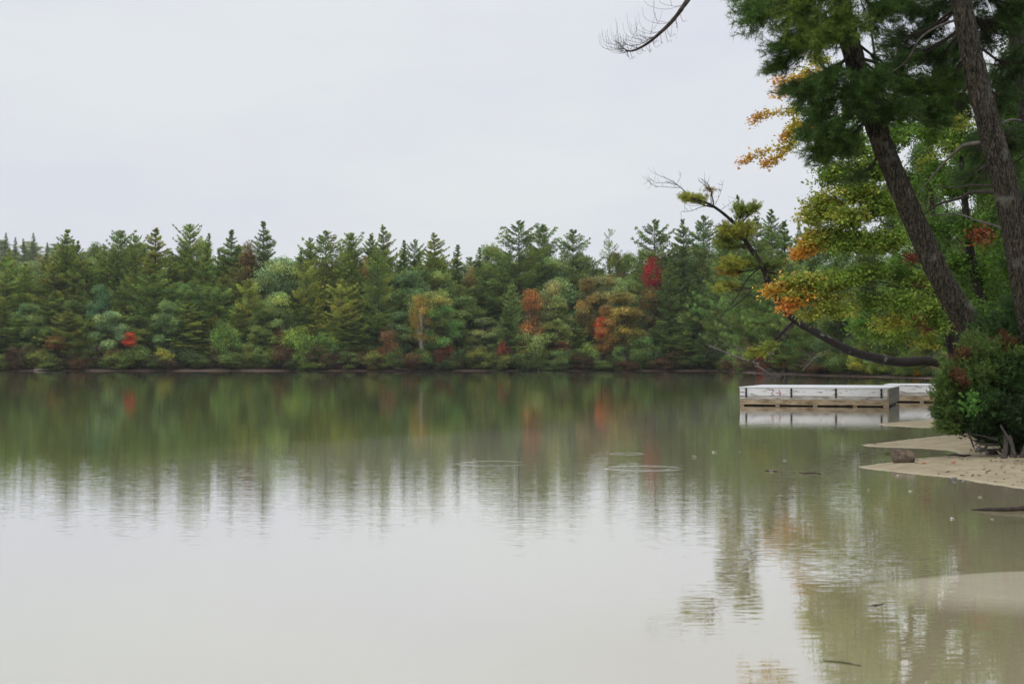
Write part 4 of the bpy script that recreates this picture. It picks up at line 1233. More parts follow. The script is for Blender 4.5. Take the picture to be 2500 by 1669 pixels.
# --- second big pine, upright, further right
root2 = empty('pine_tree', (0, 0, 0))
tag(root2, 'upright pine with grey furrowed bark, second trunk right of the big leaning pine', 'tree')
Z2 = 22.5
k2 = Q * Z2 / F
tp2 = [P(2440, 1060, Z2), P(2400, 900, Z2), P(2368, 740, Z2), P(2340, 600, Z2), P(2312, 450, Z2), P(2272, 300, Z2), P(2234, 150, Z2), P(2205, 0, Z2), P(2180, -180, Z2), P(2160, -380, Z2), P(2150, -600, Z2)]
_, path2 = big_trunk('trunk', tp2, [40 * k2, 34 * k2, 30 * k2, 28 * k2, 27 * k2, 25 * k2, 23 * k2, 21 * k2, 18 * k2, 14 * k2, 10 * k2], M_BARK, root2, sides=72, n=24, rough=0.12, freq=10, flare=0.2)
C2 = Crown()
def limb_px(C, anchor, pts, r0, r1, Y, sides=7):
    C.limb(catmull([anchor] + [P(a_, b_, Y + c_) for a_, b_, c_ in pts], 6), r0, r1, sides)
clouds2 = [
    (2130, 75, 50, 35, 2.5, 0.7, 24, 0, PGD), (2150, 20, 70, 40, 2.0, 0.8, 36, -60, PGD), (2110, 130, 60, 26, 2.2, 0.7, 26, 50, PG), (2160, 130, 50, 30, 2.0, 0.7, 24, 60, PGD),
    (2290, 60, 60, 60, 2.0, 1.0, 60, 0, PGD), (2330, 150, 50, 60, 2.4, 1.0, 55, 80, PGD), (2300, 230, 50, 40, 2.6, 0.9, 40, 160, PGD), (2345, 20, 50, 60, 1.8, 1.0, 50, -50, PGD),
    (2250, -20, 90, 50, 1.0, 1.0, 60, -100, PGD), (2200, 110, 60, 50, 3.2, 0.9, 50, 30, PGD), (2190, 235, 60, 40, 3.4, 0.9, 44, 170, PGD), (2270, 330, 60, 40, 3.4, 0.9, 44, 260, PGD), (2140, 180, 50, 30, 3.6, 0.9, 30, 120, PGD), (2230, 400, 60, 40, 4.0, 0.9, 36, 320, PG), (2060, 120, 50, 34, 3.4, 0.8, 26, 60, PGD), (2180, 180, 40, 26, 1.8, 0.6, 22, 120, PG), (2340, 320, 30, 50, 2.8, 0.8, 34, 250, PGD), (2050, 90, 50, 30, 3.0, 0.6, 22, 10, PGD),
]
for (px, py, rx, ry, dY, dep, ntw, ay, col) in clouds2:
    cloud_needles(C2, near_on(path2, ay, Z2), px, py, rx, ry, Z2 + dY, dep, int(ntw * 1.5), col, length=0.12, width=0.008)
for i in range(12):  # more unseen boughs above the frame, added to block light
    cloud_needles(C2, near_on(path2, -300 - 15 * i, Z2), rng.uniform(2000, 2600), rng.uniform(-420, -110), 110, 70, Z2 + rng.uniform(-1.5, 3), 0.9, 30, PGD, n=14, width=0.009, length=0.14)
finish_crown(C2, root2)
def stub(root, path, ay, pts, r0, r1, Y, mat, name='bare_branch'):
    C = Crown(); limb_px(C, near_on(path, ay, Y), pts, r0, r1, Y)
    C.mb.build(name, mat, root, True)
stub(root2, path2, 40, [(2150, 62, 0.3), (2110, 90, 0.6), (2080, 140, 0.9), (2040, 170, 1.2)], 0.024, 0.010, Z2, M_DEADTWIG)
stub(root2, path2, 322, [(2215, 332, 0.2), (2185, 355, 0.4), (2160, 380, 0.7), (2110, 440, 1.1)], 0.035, 0.012, Z2, M_DEADTWIG)
stub(root2, path2, 445, [(2235, 440, 0.6), (2200, 455, 1.2), (2150, 470, 1.8), (2110, 500, 2.2)], 0.04, 0.012, Z2, M_TWIG)
stub(root2, path2, 430, [(2240, 425, 0.9), (2190, 430, 1.6), (2140, 425, 2.4)], 0.025, 0.008, Z2, M_TWIG)
stub(root2, path2, 540, [(2290, 520, 0.9), (2240, 505, 1.6), (2190, 490, 2.4), (2120, 497, 3.0)], 0.022, 0.008, Z2, M_DEADTWIG)
stub(root2, path2, 128, [(2212, 130, -0.1)], 0.012, 0.004, Z2, M_DEADTWIG)
stub(root2, path2, 230, [(2234, 232, -0.1)], 0.012, 0.004, Z2, M_DEADTWIG)
# --- third pine at the frame edge
root3 = empty('pine_tree', (0, 0, 0))
tag(root3, 'thin dark pine trunk at the right picture edge behind the upright pine', 'tree')
Z3 = 27.0; k3 = Q * Z3 / F
tp3 = [P(2470, 990, Z3), P(2440, 760, Z3), P(2400, 500, Z3), P(2358, 280, Z3), P(2336, 120, Z3), P(2326, 0, Z3), P(2315, -220, Z3), P(2310, -480, Z3)]
_, path3 = big_trunk('trunk', tp3, [34 * k3, 28 * k3, 24 * k3, 20 * k3, 18 * k3, 16 * k3, 13 * k3, 8 * k3], M_BARK, root3, sides=40, n=14, rough=0.07, freq=10)
C3 = Crown()
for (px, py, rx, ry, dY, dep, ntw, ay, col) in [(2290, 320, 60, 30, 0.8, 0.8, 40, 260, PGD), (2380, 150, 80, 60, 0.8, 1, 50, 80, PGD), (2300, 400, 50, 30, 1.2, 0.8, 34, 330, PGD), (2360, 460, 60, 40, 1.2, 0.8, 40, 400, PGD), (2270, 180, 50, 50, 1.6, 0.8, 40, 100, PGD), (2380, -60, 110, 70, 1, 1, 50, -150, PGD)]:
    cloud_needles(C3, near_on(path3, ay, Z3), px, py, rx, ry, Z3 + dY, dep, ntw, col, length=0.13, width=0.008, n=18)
finish_crown(C3, root3)
stub(root3, path3, 158, [(2300, 152, -0.2), (2262, 146, -0.4)], 0.03, 0.012, Z3, M_DEADTWIG)
stub(root3, path3, 285, [(2320, 275, -0.2), (2296, 283, -0.3)], 0.03, 0.015, Z3, M_DEADTWIG)

# --- yellow green maple
ZM = 40.0
rootm = empty('maple_tree', (0, 0, 0))
tag(rootm, 'yellow green maple with orange tipped branches hanging over the lake behind the big pine', 'tree')
km = Q * ZM / F
gm = P(2205, 900, ZM)
tpm = [Vector((gm.x, ZM, gz(gm.x, ZM))), P(2190, 820, ZM), P(2160, 700, ZM), P(2120, 580, ZM), P(2085, 470, ZM), P(2050, 360, ZM), P(2020, 220, ZM), P(2000, 80, ZM)]
_, pathm = big_trunk('trunk', tpm, [0.17, 0.15, 0.135, 0.12, 0.10, 0.075, 0.05, 0.03], M_BARKLEAN, rootm, sides=24, n=12, rough=0.04, freq=8)
CM = Crown()
GR = np.array((0.135, 0.23, 0.033)); YG = np.array((0.215, 0.285, 0.050)); YE = np.array((0.36, 0.34, 0.060)); OR = np.array((0.50, 0.26, 0.045)); DG = np.array((0.075, 0.14, 0.02)); RO = np.array((0.52, 0.19, 0.05))
def cloud_leaves(C, anchor, px, py, rx, ry, Y, dep, ntw, cols, size=0.09, per=56, limb_r=0.013, pxs=None):
    c = P(px, py, Y); k = Q * Y / F
    rad = (rx * k, dep, ry * k)
    a_ = Vector(anchor)
    mid = a_.lerp(c, 0.5) + Vector((0, 0, 0.10 * (c - a_).length)) + Vector(rng.normal(0, 0.06, 3))
    C.limb([a_, a_.lerp(mid, 0.55), mid, mid.lerp(c, 0.6), c], limb_r, limb_r * 0.3)
    for e in ell_points(c, rad, ntw, 0.15):
        e = Vector(e)
        b0 = mid.lerp(c, rng.uniform(0.3, 1.0))
        v = e - b0
        if v.length < 1e-3: continue
        m_ = b0.lerp(e, 0.5) + Vector((0, 0, 0.05 * v.length)) + Vector(rng.normal(0, 0.05 * v.length, 3))
        C.limb([b0, m_, e], 0.007, 0.0025, 3)
        tt = rng.uniform(0.15, 1.05, per)
        pos = np.array([m_.lerp(e, (q - 0.5) * 2) if q > 0.5 else b0.lerp(m_, q * 2) for q in tt])
        pos = pos + rng.normal(0, 0.11, pos.shape) * np.array([1, 1, 0.7])
        ci = rng.integers(0, len(cols))
        base = cols[ci] * rng.uniform(0.85, 1.15)
        other = cols[rng.integers(0, len(cols))]
        w = rng.uniform(0, 1, (per, 1)) ** 2
        C.leaves(pos, base * (1 - w * 0.6) + other * w * 0.6, size)
am = lambda y: near_on(pathm, y, ZM)
cl = [
    (1940, 330, 80, 40, -0.5, 0.7, 52, 420, [GR, GR, YG]), (1990, 380, 80, 50, -0.6, 0.8, 62, 470, [GR, YG, YG]), (1905, 400, 60, 40, -0.4, 0.7, 48, 470, [GR, YG]), (2030, 320, 60, 45, 0.2, 0.7, 40, 400, [GR, DG]),
    (1960, 440, 80, 36, -0.8, 0.7, 52, 500, [YG, YE, GR]), (1880, 470, 50, 36, -0.4, 0.6, 38, 540, [YG, YE]), (1850, 495, 34, 26, -0.2, 0.4, 18, 540, [YE, YG]), (1920, 500, 70, 40, -0.8, 0.7, 52, 560, [YG, YG, YE]),
    (2010, 470, 70, 50, -0.5, 0.8, 52, 540, [GR, YG, YG]), (1950, 560, 75, 40, -0.7, 0.7, 52, 610, [YG, YG, GR]), (2030, 550, 70, 45, -0.4, 0.7, 48, 600, [YG, GR]), (1890, 545, 50, 34, -0.4, 0.5, 32, 600, [YG, YE]),
    (1840, 565, 26, 22, -0.3, 0.3, 14, 600, [YE, YE, OR]), (1825, 583, 14, 12, -0.3, 0.25, 8, 620, [OR, OR]), (1856, 540, 22, 16, -0.2, 0.3, 9, 600, [OR, YE]),
    (2070, 640, 50, 36, -0.2, 0.6, 24, 680, [GR, DG, YG]), (1990, 620, 60, 30, -0.5, 0.6, 30, 660, [YG, GR]), (1930, 640, 60, 28, -0.9, 0.6, 26, 680, [YG, GR]),
    (1880, 655, 62, 20, -1.0, 0.5, 26, 690, [YG, YE, YG]), (1815, 650, 46, 13, -1.1, 0.4, 17, 690, [YG, YE, YG]), (1770, 664, 26, 12, -1.1, 0.3, 10, 700, [OR, YE]), (1752, 672, 12, 10, -1.1, 0.2, 5, 700, [OR]),
    (1850, 680, 40, 14, -1.1, 0.4, 12, 710, [YE, YG, YG]), (1815, 690, 28, 14, -1.2, 0.3, 10, 710, [OR, YE]), (1795, 705, 15, 13, -1.2, 0.25, 6, 720, [OR, RO]), (1880, 700, 40, 16, -1.0, 0.4, 10, 720, [YE, YG]),
    (1790, 680, 22, 10, -1.2, 0.25, 7, 710, [YE, YG, OR]), (1920, 715, 50, 20, -0.8, 0.5, 14, 740, [YE, YG, YG]), (1850, 725, 38, 12, -0.8, 0.4, 9, 745, [YE, YG]), (1990, 690, 55, 30, -0.3, 0.6, 20, 720, [YG, DG]),
    (2090, 420, 50, 50, 0.5, 0.7, 26, 470, [GR, DG]), (2100, 520, 50, 40, 0.6, 0.7, 26, 560, [DG, GR, YG]), (2170, 310, 50, 60, 1.0, 0.8, 30, 380, [GR, DG, YE]), (2190, 260, 40, 40, 0.8, 0.6, 16, 340, [YE, GR]), (2130, 380, 30, 26, 0.6, 0.5, 12, 430, [YE, YG]),
    (2190, 180, 60, 50, 1.0, 0.8, 30, 260, [GR, DG]), (2080, 300, 50, 40, 0.6, 0.7, 30, 360, [GR, DG]), (1960, 255, 50, 40, 0.4, 0.7, 20, 330, [YG, GR]),
    (1845, 165, 20, 22, 0.0, 0.3, 7, 300, [YE, OR]), (1815, 190, 24, 12, 0.0, 0.3, 8, 300, [OR, YE]), (1782, 186, 10, 5, 0.0, 0.2, 3, 300, [OR]), (1778, 214, 7, 6, 0, 0.2, 2, 300, [OR]), (1870, 130, 22, 25, 0.2, 0.3, 8, 260, [YE, YG]),
    (1830, 300, 26, 18, -0.1, 0.3, 10, 380, [YE, OR]),
    (2120, 700, 50, 36, -0.6, 0.6, 26, 740, [GR, YG]), (2060, 690, 50, 34, -0.6, 0.6, 26, 730, [GR, YG]), (2150, 740, 36, 30, -0.6, 0.5, 18, 780, [GR, YG, DG]), (2040, 740, 50, 24, -0.5, 0.6, 20, 770, [YG, YE]),
    (2140, 640, 30, 34, -0.5, 0.5, 14, 680, [GR, YG]),
]
for (px, py, rx, ry, dY, dep, ntw, ay, cols) in cl:
    cloud_leaves(CM, am(ay + rng.uniform(-60, 40)), px, py, rx, ry, ZM + dY, dep, ntw, cols)
# orange fingers against the sky: leaf strung twigs along traced boughs
for pts in [[(1850, 250), (1815, 255), (1785, 259), (1755, 262), (1735, 270), (1722, 283)], [(1850, 262), (1828, 280), (1818, 300), (1805, 312), (1795, 318)],
            [(1850, 325), (1815, 335), (1785, 342), (1755, 348), (1730, 358), (1712, 366), (1692, 374)], [(1835, 300), (1815, 330), (1795, 350), (1778, 368), (1762, 376), (1745, 376)]]:
    pw = catmull([am(430)] + [P(a_, b_, ZM - 0.2) for a_, b_ in pts], 8)
    CM.limb(pw, 0.012, 0.003, 4)
    n = 470
    idx = rng.uniform(9, len(pw) - 1, n)
    pos = np.array([pw[int(i)].lerp(pw[min(int(i) + 1, len(pw) - 1)], i % 1) for i in idx]) + rng.normal(0, 0.075, (n, 3))
    f = ((idx - 9) / (len(pw) - 10))[:, None]
    colr = (YE * 0.9 + YG * 0.3) * (1 - f) + OR * f
    CM.leaves(pos, colr * rng.uniform(0.85, 1.15, (n, 1)), 0.085)
finish_crown(CM, rootm, ('branches', 'leaves'), M_TWIG, M_LEAF)

# --- green understorey maples behind the trunks
def fill_maple(name, label, base_px, Y, clouds, size, per):
    r = empty(name, (0, 0, 0)); tag(r, label, 'tree')
    g0 = P(base_px, 900, Y)
    x0 = g0.x
    pts = [Vector((x0, Y, gz(x0, Y))), P(base_px - 20, 760, Y), P(base_px - 60, 600, Y), P(base_px - 80, 430, Y), P(base_px - 90, 250, Y)]
    _, pth = big_trunk('trunk', pts, [0.14, 0.12, 0.10, 0.07, 0.03], M_BARKLEAN, r, sides=16, n=8, rough=0.04, freq=8)
    C = Crown()
    for (px, py, rx, ry, dY, dep, ntw, cols) in clouds:
        cloud_leaves(C, near_on(pth, min(880, py + rng.uniform(20, 110)), Y), px, py, rx, ry, Y + dY, dep, ntw, cols, size=size, per=per, limb_r=0.012)
    finish_crown(C, r, ('branches', 'leaves'), M_TWIG, M_LEAF)
MG = np.array((0.085, 0.17, 0.022)); MD = np.array((0.05, 0.10, 0.015)); MR = np.array((0.17, 0.04, 0.022)); MO = np.array((0.19, 0.075, 0.025))
fill_maple('maple_tree', 'green maple filling the space between the two big pine trunks', 2290, 34, [
    (2190, 330, 60, 50, 0, 0.8, 26, [MG, YG, MD]), (2140, 400, 60, 60, 1.5, 0.8, 30, [MG, MD]), (2120, 300, 60, 50, 1.5, 0.8, 28, [MG, GR]), (2250, 330, 60, 60, 1.5, 0.8, 30, [MD, MG]), (2160, 520, 60, 60, 1.5, 0.8, 30, [MD, MG]), (2240, 420, 60, 50, 0, 0.8, 26, [MG, MD]), (2180, 430, 55, 50, 0.5, 0.8, 24, [MG, GR]), (2220, 520, 60, 50, 0, 0.8, 26, [MG, MD]), (2250, 540, 30, 20, -0.8, 0.4, 8, [MO, MR]),
    (2190, 600, 50, 40, 0.3, 0.7, 20, [MG, MD, GR]), (2250, 620, 60, 50, 0, 0.8, 26, [MG, MD]), (2280, 700, 60, 40, 0, 0.8, 24, [MG, MD]), (2320, 560, 50, 60, 0.5, 0.8, 24, [MD, MG]), (2330, 680, 50, 60, 0.5, 0.8, 24, [MG, MD]),
    (2330, 420, 40, 70, 0.8, 0.8, 24, [MD]), (2190, 240, 60, 40, 0.3, 0.8, 24, [MG, YG]), (2210, 175, 45, 30, 0.3, 0.7, 14, [MG, GR]), (2200, 275, 26, 26, -0.5, 0.5, 8, [YE, YG])], 0.085, 46)
fill_maple('maple_tree', 'green maple with scarlet patches left of the big leaning pine trunk', 2215, 46, [
    (2120, 560, 50, 50, 0, 0.9, 24, [GR, MG]), (2060, 600, 50, 40, 0.4, 0.9, 20, [MG, GR]), (2090, 660, 60, 40, 0, 0.9, 24, [GR, MG, YG]), (2150, 660, 50, 50, 0.4, 0.9, 24, [MG]), (2105, 645, 22, 15, -1, 0.4, 7, [MR, MO]), (2090, 590, 18, 16, -1, 0.4, 6, [MR, MO]),
    (2130, 730, 26, 14, -1, 0.4, 8, [MR]), (2168, 742, 18, 12, -1, 0.4, 5, [MR, MO]), (2125, 750, 16, 10, -1, 0.3, 4, [MR]), (2090, 730, 50, 36, 0, 0.9, 24, [GR, YG]), (2040, 760, 55, 34, 0, 0.9, 24, [YG, GR]), (2120, 780, 50, 26, 0, 0.9, 20, [GR, YG, YE]),
    (2000, 770, 44, 30, 0.4, 0.9, 18, [GR, MG]), (2180, 780, 40, 30, 0.4, 0.9, 18, [GR, MG]), (2160, 580, 40, 60, 0.6, 0.9, 24, [MG, MD]), (2000, 700, 55, 34, 0.8, 0.9, 20, [MG, MD]), (1960, 740, 40, 24, 0.5, 0.8, 12, [MG, GR])], 0.10, 40)
fill_maple('maple_tree', 'dark leafy maple behind the upright pine at the right edge', 2400, 29, [
    (2320, 250, 50, 60, 0, 0.8, 24, [MD, MG]), (2310, 370, 45, 50, 0.4, 0.8, 22, [MD, MG]), (2330, 500, 50, 50, 0, 0.8, 24, [MD]), (2310, 600, 50, 50, 0, 0.8, 24, [MG, MD]), (2320, 720, 60, 50, 0, 0.8, 30, [MG, MD]), (2240, 730, 50, 40, 0.5, 0.8, 24, [MG, MD]),
    (2370, 640, 50, 80, 0.3, 0.8, 24, [MD]), (2350, 120, 50, 60, 0.6, 0.8, 20, [MD])], 0.075, 44)

# --- leaning tree over the dock
ZL = 51.0
rootl = empty('leaning_pine', (0, 0, 0))
tag(rootl, 'crooked pine growing out level over the dock, with yellowish needle pads and bare twigs', 'tree')
kl = Q * ZL / F
ptl = [(2255, 925, 0.5), (2225, 868, 0.3), (2150, 830, 0), (2055, 829, 0), (1955, 806, 0), (1882, 768, 0), (1815, 728, 0), (1772, 668, 0), (1748, 610, 0), (1715, 560, 0), (1690, 520, 0), (1662, 492, 0), (1630, 470, 0), (1598, 458, 0), (1575, 452, 0)]
wl = [15, 12, 11, 10.5, 9.5, 8.5, 7, 6.5, 6, 5, 4, 3.4, 2.8, 1.8, 0.8]
_, pathl = big_trunk('trunk', [P(a_, b_, ZL + c_) for a_, b_, c_ in ptl], [w * kl for w in wl], M_BARKLEAN, rootl, sides=20, n=10, rough=0.10, freq=6)
CL = Crown()
def near_px(path, px, py, Y):
    q = P(px, py, Y)
    return min(path, key=lambda t: (t - q).length)
PY = (0.30, 0.31, 0.045); PYG = (0.21, 0.26, 0.045); PYD = (0.12, 0.16, 0.03); PYO = (0.30, 0.20, 0.035)
for (px, py, rx, ry, ax, ay, ntw, col) in [
    (1590, 452, 34, 9, 1640, 475, 60, PY), (1570, 450, 14, 7, 1600, 460, 16, PY), (1708, 477, 34, 13, 1690, 520, 60, PYG), (1735, 470, 14, 9, 1690, 520, 16, PYG),
    (1685, 528, 40, 18, 1715, 560, 90, PY), (1660, 520, 14, 18, 1700, 540, 20, PYD), (1660, 548, 26, 14, 1715, 560, 44, PYG), (1715, 520, 26, 18, 1715, 560, 44, PY), (1650, 560, 16, 8, 1715, 560, 14, PYG), (1690, 566, 34, 8, 1720, 565, 20, PYD),
    (1680, 604, 34, 16, 1748, 612, 70, PY), (1665, 622, 26, 10, 1748, 612, 28, PYO), (1715, 600, 20, 14, 1748, 612, 26, PYD), (1765, 603, 40, 9, 1750, 622, 32, PYD), (1790, 600, 26, 8, 1750, 622, 18, PYD), (1770, 632, 24, 10, 1757, 628, 24, PYG),
    (1668, 655, 28, 11, 1765, 652, 40, PY), (1645, 662, 12, 6, 1765, 652, 10, PY), (1745, 660, 14, 8, 1765, 660, 10, PYG),
    (1735, 808, 26, 11, 1830, 735, 34, PY), (1760, 792, 24, 10, 1830, 735, 26, PYG), (1715, 818, 14, 6, 1830, 735, 10, PYG), (1630, 432, 18, 6, 1640, 470, 6, PYO),
]:
    cloud_needles(CL, near_px(pathl, ax, ay, ZL), px, py, rx * 1.1, ry * 1.15, ZL + rng.uniform(-0.4, 0.4), rx * kl * 0.8, int(ntw * 1.6), col, twl=0.28, n=16, length=0.13, width=0.014, limb_r=0.035, tuft_step=0.075, sag=0.5)
finish_crown(CL, rootl)
# bare twigs at the tip and drooping dead boughs
tw = MB()
def twig(pts, r0, r1, side=6, l=0.35, Y=ZL):
    pw = catmull([P(a_, b_, Y) for a_, b_ in pts], 6)
    tw.tube(pw, np.linspace(r0, r1, len(pw)), 4, cap=False)
    for _ in range(side):
        b0 = pw[random.randrange(1, len(pw))]
        d = Vector((random.uniform(-1, 0.3), random.uniform(-0.5, 0.5), random.uniform(-0.3, 0.9))).normalized() * random.uniform(0.4, 1) * l
        tw.tube([b0, b0 + d * 0.5 + Vector((0, 0, -0.03)), b0 + d], [0.006, 0.005, 0.0035], 3, cap=False)
twig([(1585, 454), (1570, 438), (1555, 425), (1535, 412), (1515, 404), (1502, 398)], 0.022, 0.005, 12)
twig([(1562, 430), (1545, 430), (1520, 428), (1500, 426), (1487, 414)], 0.012, 0.005, 12)
twig([(1553, 424), (1535, 420), (1505, 419), (1490, 408)], 0.010, 0.005, 10)
twig([(1553, 420), (1560, 408), (1562, 396)], 0.007, 0.004, 2)
twig([(1632, 472), (1631, 455), (1630, 435), (1622, 420), (1608, 410)], 0.022, 0.006, 16, 0.45)
twig([(1630, 440), (1618, 425), (1600, 412)], 0.010, 0.004, 8)
twig([(1640, 470), (1650, 450), (1655, 435), (1660, 412)], 0.009, 0.004, 12, 0.3)
twig([(1625, 470), (1605, 476), (1585, 484), (1562, 486)], 0.016, 0.005, 7)
twig([(1650, 484), (1670, 470), (1690, 455)], 0.008, 0.004, 6)
twig([(1700, 480), (1725, 478), (1745, 492)], 0.03, 0.01, 8)
twig([(1755, 625), (1775, 626), (1795, 640), (1800, 655)], 0.045, 0.012, 6)
twig([(1762, 650), (1735, 655), (1700, 690), (1665, 715), (1635, 745)], 0.04, 0.008, 26, 0.9)
twig([(1745, 612), (1715, 640), (1690, 680), (1660, 720), (1640, 760)], 0.03, 0.007, 20, 0.8)
twig([(1825, 732), (1795, 760), (1755, 800), (1720, 830), (1690, 860)], 0.05, 0.01, 30, 0.9)
twig([(1820, 735), (1790, 775), (1750, 815), (1715, 850)], 0.03, 0.008, 24, 0.8)
twig([(1740, 600), (1730, 560), (1710, 500)], 0.02, 0.008, 4)
tw.build('bare_twigs', M_TWIG, rootl, True)

# a lower dark stem that crosses under the leaves right of the dock end
# --- juniper-like bush at the lower right
ZB = 22.0
rootb = empty('bush', (0, 0, 0))
tag(rootb, 'large dark green bush hiding the pine bases on the sand spit', 'bush')
kb = Q * ZB / F
CB = Crown()
bx, by = P(2330, 1040, ZB + 0.5).x, ZB + 0.5
base = Vector((bx, by, gz(bx, by)))
BG = (0.042, 0.085, 0.022); BL = (0.095, 0.15, 0.035); BR = (0.10, 0.045, 0.02); BD = (0.03, 0.055, 0.018)
for (px, py, rx, ry, dY, dep, ntw, col) in [
    (2200, 935, 52, 45, 0.2, 0.45, 130, BG), (2185, 880, 45, 40, 0.3, 0.45, 110, BL), (2240, 850, 60, 45, 0.4, 0.5, 140, BL), (2170, 955, 28, 30, 0.0, 0.3, 50, BL), (2250, 930, 60, 55, 0.0, 0.5, 150, BG),
    (2300, 860, 60, 60, 0.4, 0.6, 150, BG), (2320, 950, 60, 55, 0.0, 0.6, 150, BD), (2235, 975, 50, 22, 0.0, 0.4, 60, BD), (2300, 800, 60, 30, 0.6, 0.5, 80, BL), (2370, 850, 60, 90, 0.4, 0.7, 170, BG),
    (2165, 915, 24, 24, 0.2, 0.3, 40, BL), (2210, 815, 28, 26, 0.5, 0.3, 24, BR), (2195, 850, 14, 22, -0.1, 0.25, 14, BR), (2300, 775, 46, 16, 0.6, 0.4, 22, (0.10, 0.05, 0.02)), (2260, 800, 40, 24, 0.4, 0.4, 50, BL), (2380, 980, 60, 50, 0.2, 0.6, 110, BD),
    (2345, 760, 60, 40, 0.8, 0.5, 70, BG), (2160, 980, 20, 12, 0.0, 0.25, 16, BL),
    (2155, 880, 16, 16, 0.2, 0.2, 16, BL), (2150, 940, 14, 12, 0.1, 0.2, 12, BG), (2175, 840, 20, 16, 0.3, 0.3, 14, BL), (2230, 780, 40, 26, 0.9, 0.4, 40, BL), (2280, 740, 60, 36, 1.2, 0.5, 60, BG), (2340, 700, 50, 40, 1.2, 0.5, 50, BG),
    (2145, 905, 12, 10, 0.1, 0.2, 8, BL), (2160, 820, 12, 12, 0.5, 0.2, 6, BL), (2280, 1000, 60, 18, 0.0, 0.4, 60, BD), (2340, 1020, 50, 26, 0.2, 0.4, 60, BD)]:
    cloud_needles(CB, base + Vector((rng.uniform(-0.2, 0.3), rng.uniform(-0.2, 0.3), 0.1)), px, py, rx, ry, ZB + dY, dep, ntw, col, twl=0.30, n=11, length=0.06, width=0.016, limb_r=0.022, tuft_step=0.03, upb=0.1, sag=-0.2)
# bright broad leaves on the sprig
c_ = P(2228, 928, ZB - 0.7)
CB.limb([base, base.lerp(c_, 0.6), c_], 0.01, 0.003, 4)
pp = ell_points(c_, (0.26, 0.15, 0.24), 90, 0.1)
CB.leaves(pp, np.array([(0.065, 0.15, 0.025)] * 90), 0.075, 0.1)
finish_crown(CB, rootb, ('stems', 'needles'), M_TWIG, M_LEAF)
# knotty stump like stems at the foot of the bush
mb = MB()
for (a_, b_, c2, d2, r) in [(2300, 1062, 2306, 1000, 0.07), (2322, 1060, 2316, 1000, 0.06), (2345, 1056, 2360, 990, 0.09), (2290, 1066, 2315, 1055, 0.05), (2330, 1050, 2295, 975, 0.035)]:
    mb.tube(catmull([P(a_, b_, 20.9), P((a_ + c2) / 2 + 4, (b_ + d2) / 2, 21.1), P(c2, d2, 21.4)], 5), np.linspace(r * 0.8, r * 0.4, 11), 9)
mb.build('thick_stems', M_TWIG, rootb, True)
for (pts) in [[(2290, 1010), (2255, 1000), (2215, 992)], [(2290, 1020), (2250, 1016), (2212, 998)], [(2295, 1030), (2260, 1030), (2240, 1022)], [(2225, 1000), (2232, 1020), (2236, 1030)]]:
    mbt = MB(); mbt.tube(catmull([P(a_, b_, 21.5) for a_, b_ in pts], 6), np.linspace(0.02, 0.006, 6 * (len(pts) - 1) + 1), 5)
    mbt.build('bare_stem', M_TWIG, rootb, True)
# second bush further back at the right
at_px('bush', SHRUBS_MID[1], 2400, 740, 27, 110, color=(0.05, 0.09, 0.025), cat='bush', crown='leaves', label='dark bush behind the large bush at the right picture edge')
at_px('bush', SHRUBS_MID[0], 2235, 850, 33, 60, color=(0.09, 0.16, 0.035), cat='bush', crown='leaves', label='leafy green bush at the foot of the leaning tree')
# ------------------------------------------------------------------ the dock
def mat_painted(name, paint, wood, p0, p1, scale=6.0, rust=False):
    m, N, L = new_mat(name)
    o = N('ShaderNodeOutputMaterial'); tc = N('ShaderNodeTexCoord')
    mp = N('ShaderNodeMapping'); mp.inputs['Scale'].default_value = (0.35, 1, 2.6)
    L(tc.outputs['Object'], mp.inputs[0])
    nz = N('ShaderNodeTexNoise'); nz.inputs['Scale'].default_value = scale; nz.inputs['Detail'].default_value = 9; nz.inputs['Roughness'].default_value = 0.7
    L(mp.outputs[0], nz.inputs['Vector'])
    n2 = N('ShaderNodeTexNoise'); n2.inputs['Scale'].default_value = 22; n2.inputs['Detail'].default_value = 4
    m2 = N('ShaderNodeMapping'); m2.inputs['Scale'].default_value = (0.12, 1, 2.0)
    L(tc.outputs['Object'], m2.inputs[0]); L(m2.outputs[0], n2.inputs['Vector'])
    w = N('ShaderNodeValToRGB')
    w.color_ramp.elements[0].position = 0.35; w.color_ramp.elements[0].color = tuple(c * 0.45 for c in wood) + (1,)
    w.color_ramp.elements[1].position = 0.65; w.color_ramp.elements[1].color = (*wood, 1)
    L(n2.outputs['Fac'], w.inputs[0])
    r = N('ShaderNodeMapRange'); r.inputs['From Min'].default_value = p0; r.inputs['From Max'].default_value = p1
    L(nz.outputs['Fac'], r.inputs['Value'])
    mx = N('ShaderNodeMix'); mx.data_type = 'RGBA'
    L(r.outputs[0], mx.inputs[0]); mx.inputs[6].default_value = (*paint, 1); L(w.outputs[0], mx.inputs[7])
    b = N('ShaderNodeBsdfPrincipled'); b.inputs['Roughness'].default_value = 0.65; b.inputs['Specular IOR Level'].default_value = 0.3
    L(mx.outputs[2], b.inputs['Base Color'])
    bp = N('ShaderNodeBump'); bp.inputs['Strength'].default_value = 0.4; bp.inputs['Distance'].default_value = 0.006
    L(n2.outputs['Fac'], bp.inputs['Height']); L(bp.outputs[0], b.inputs['Normal'])
    L(b.outputs[0], o.inputs['Surface'])
    return m
M_WHITE = mat_painted('peeling_white_paint', (0.76, 0.76, 0.78), (0.20, 0.17, 0.13), 0.55, 0.62)
M_GREYB = mat_painted('worn_grey_board', (0.50, 0.48, 0.45), (0.27, 0.24, 0.20), 0.46, 0.62)
M_RAW = mat_painted('raw_stained_board', (0.42, 0.34, 0.23), (0.22, 0.14, 0.07), 0.44, 0.62)
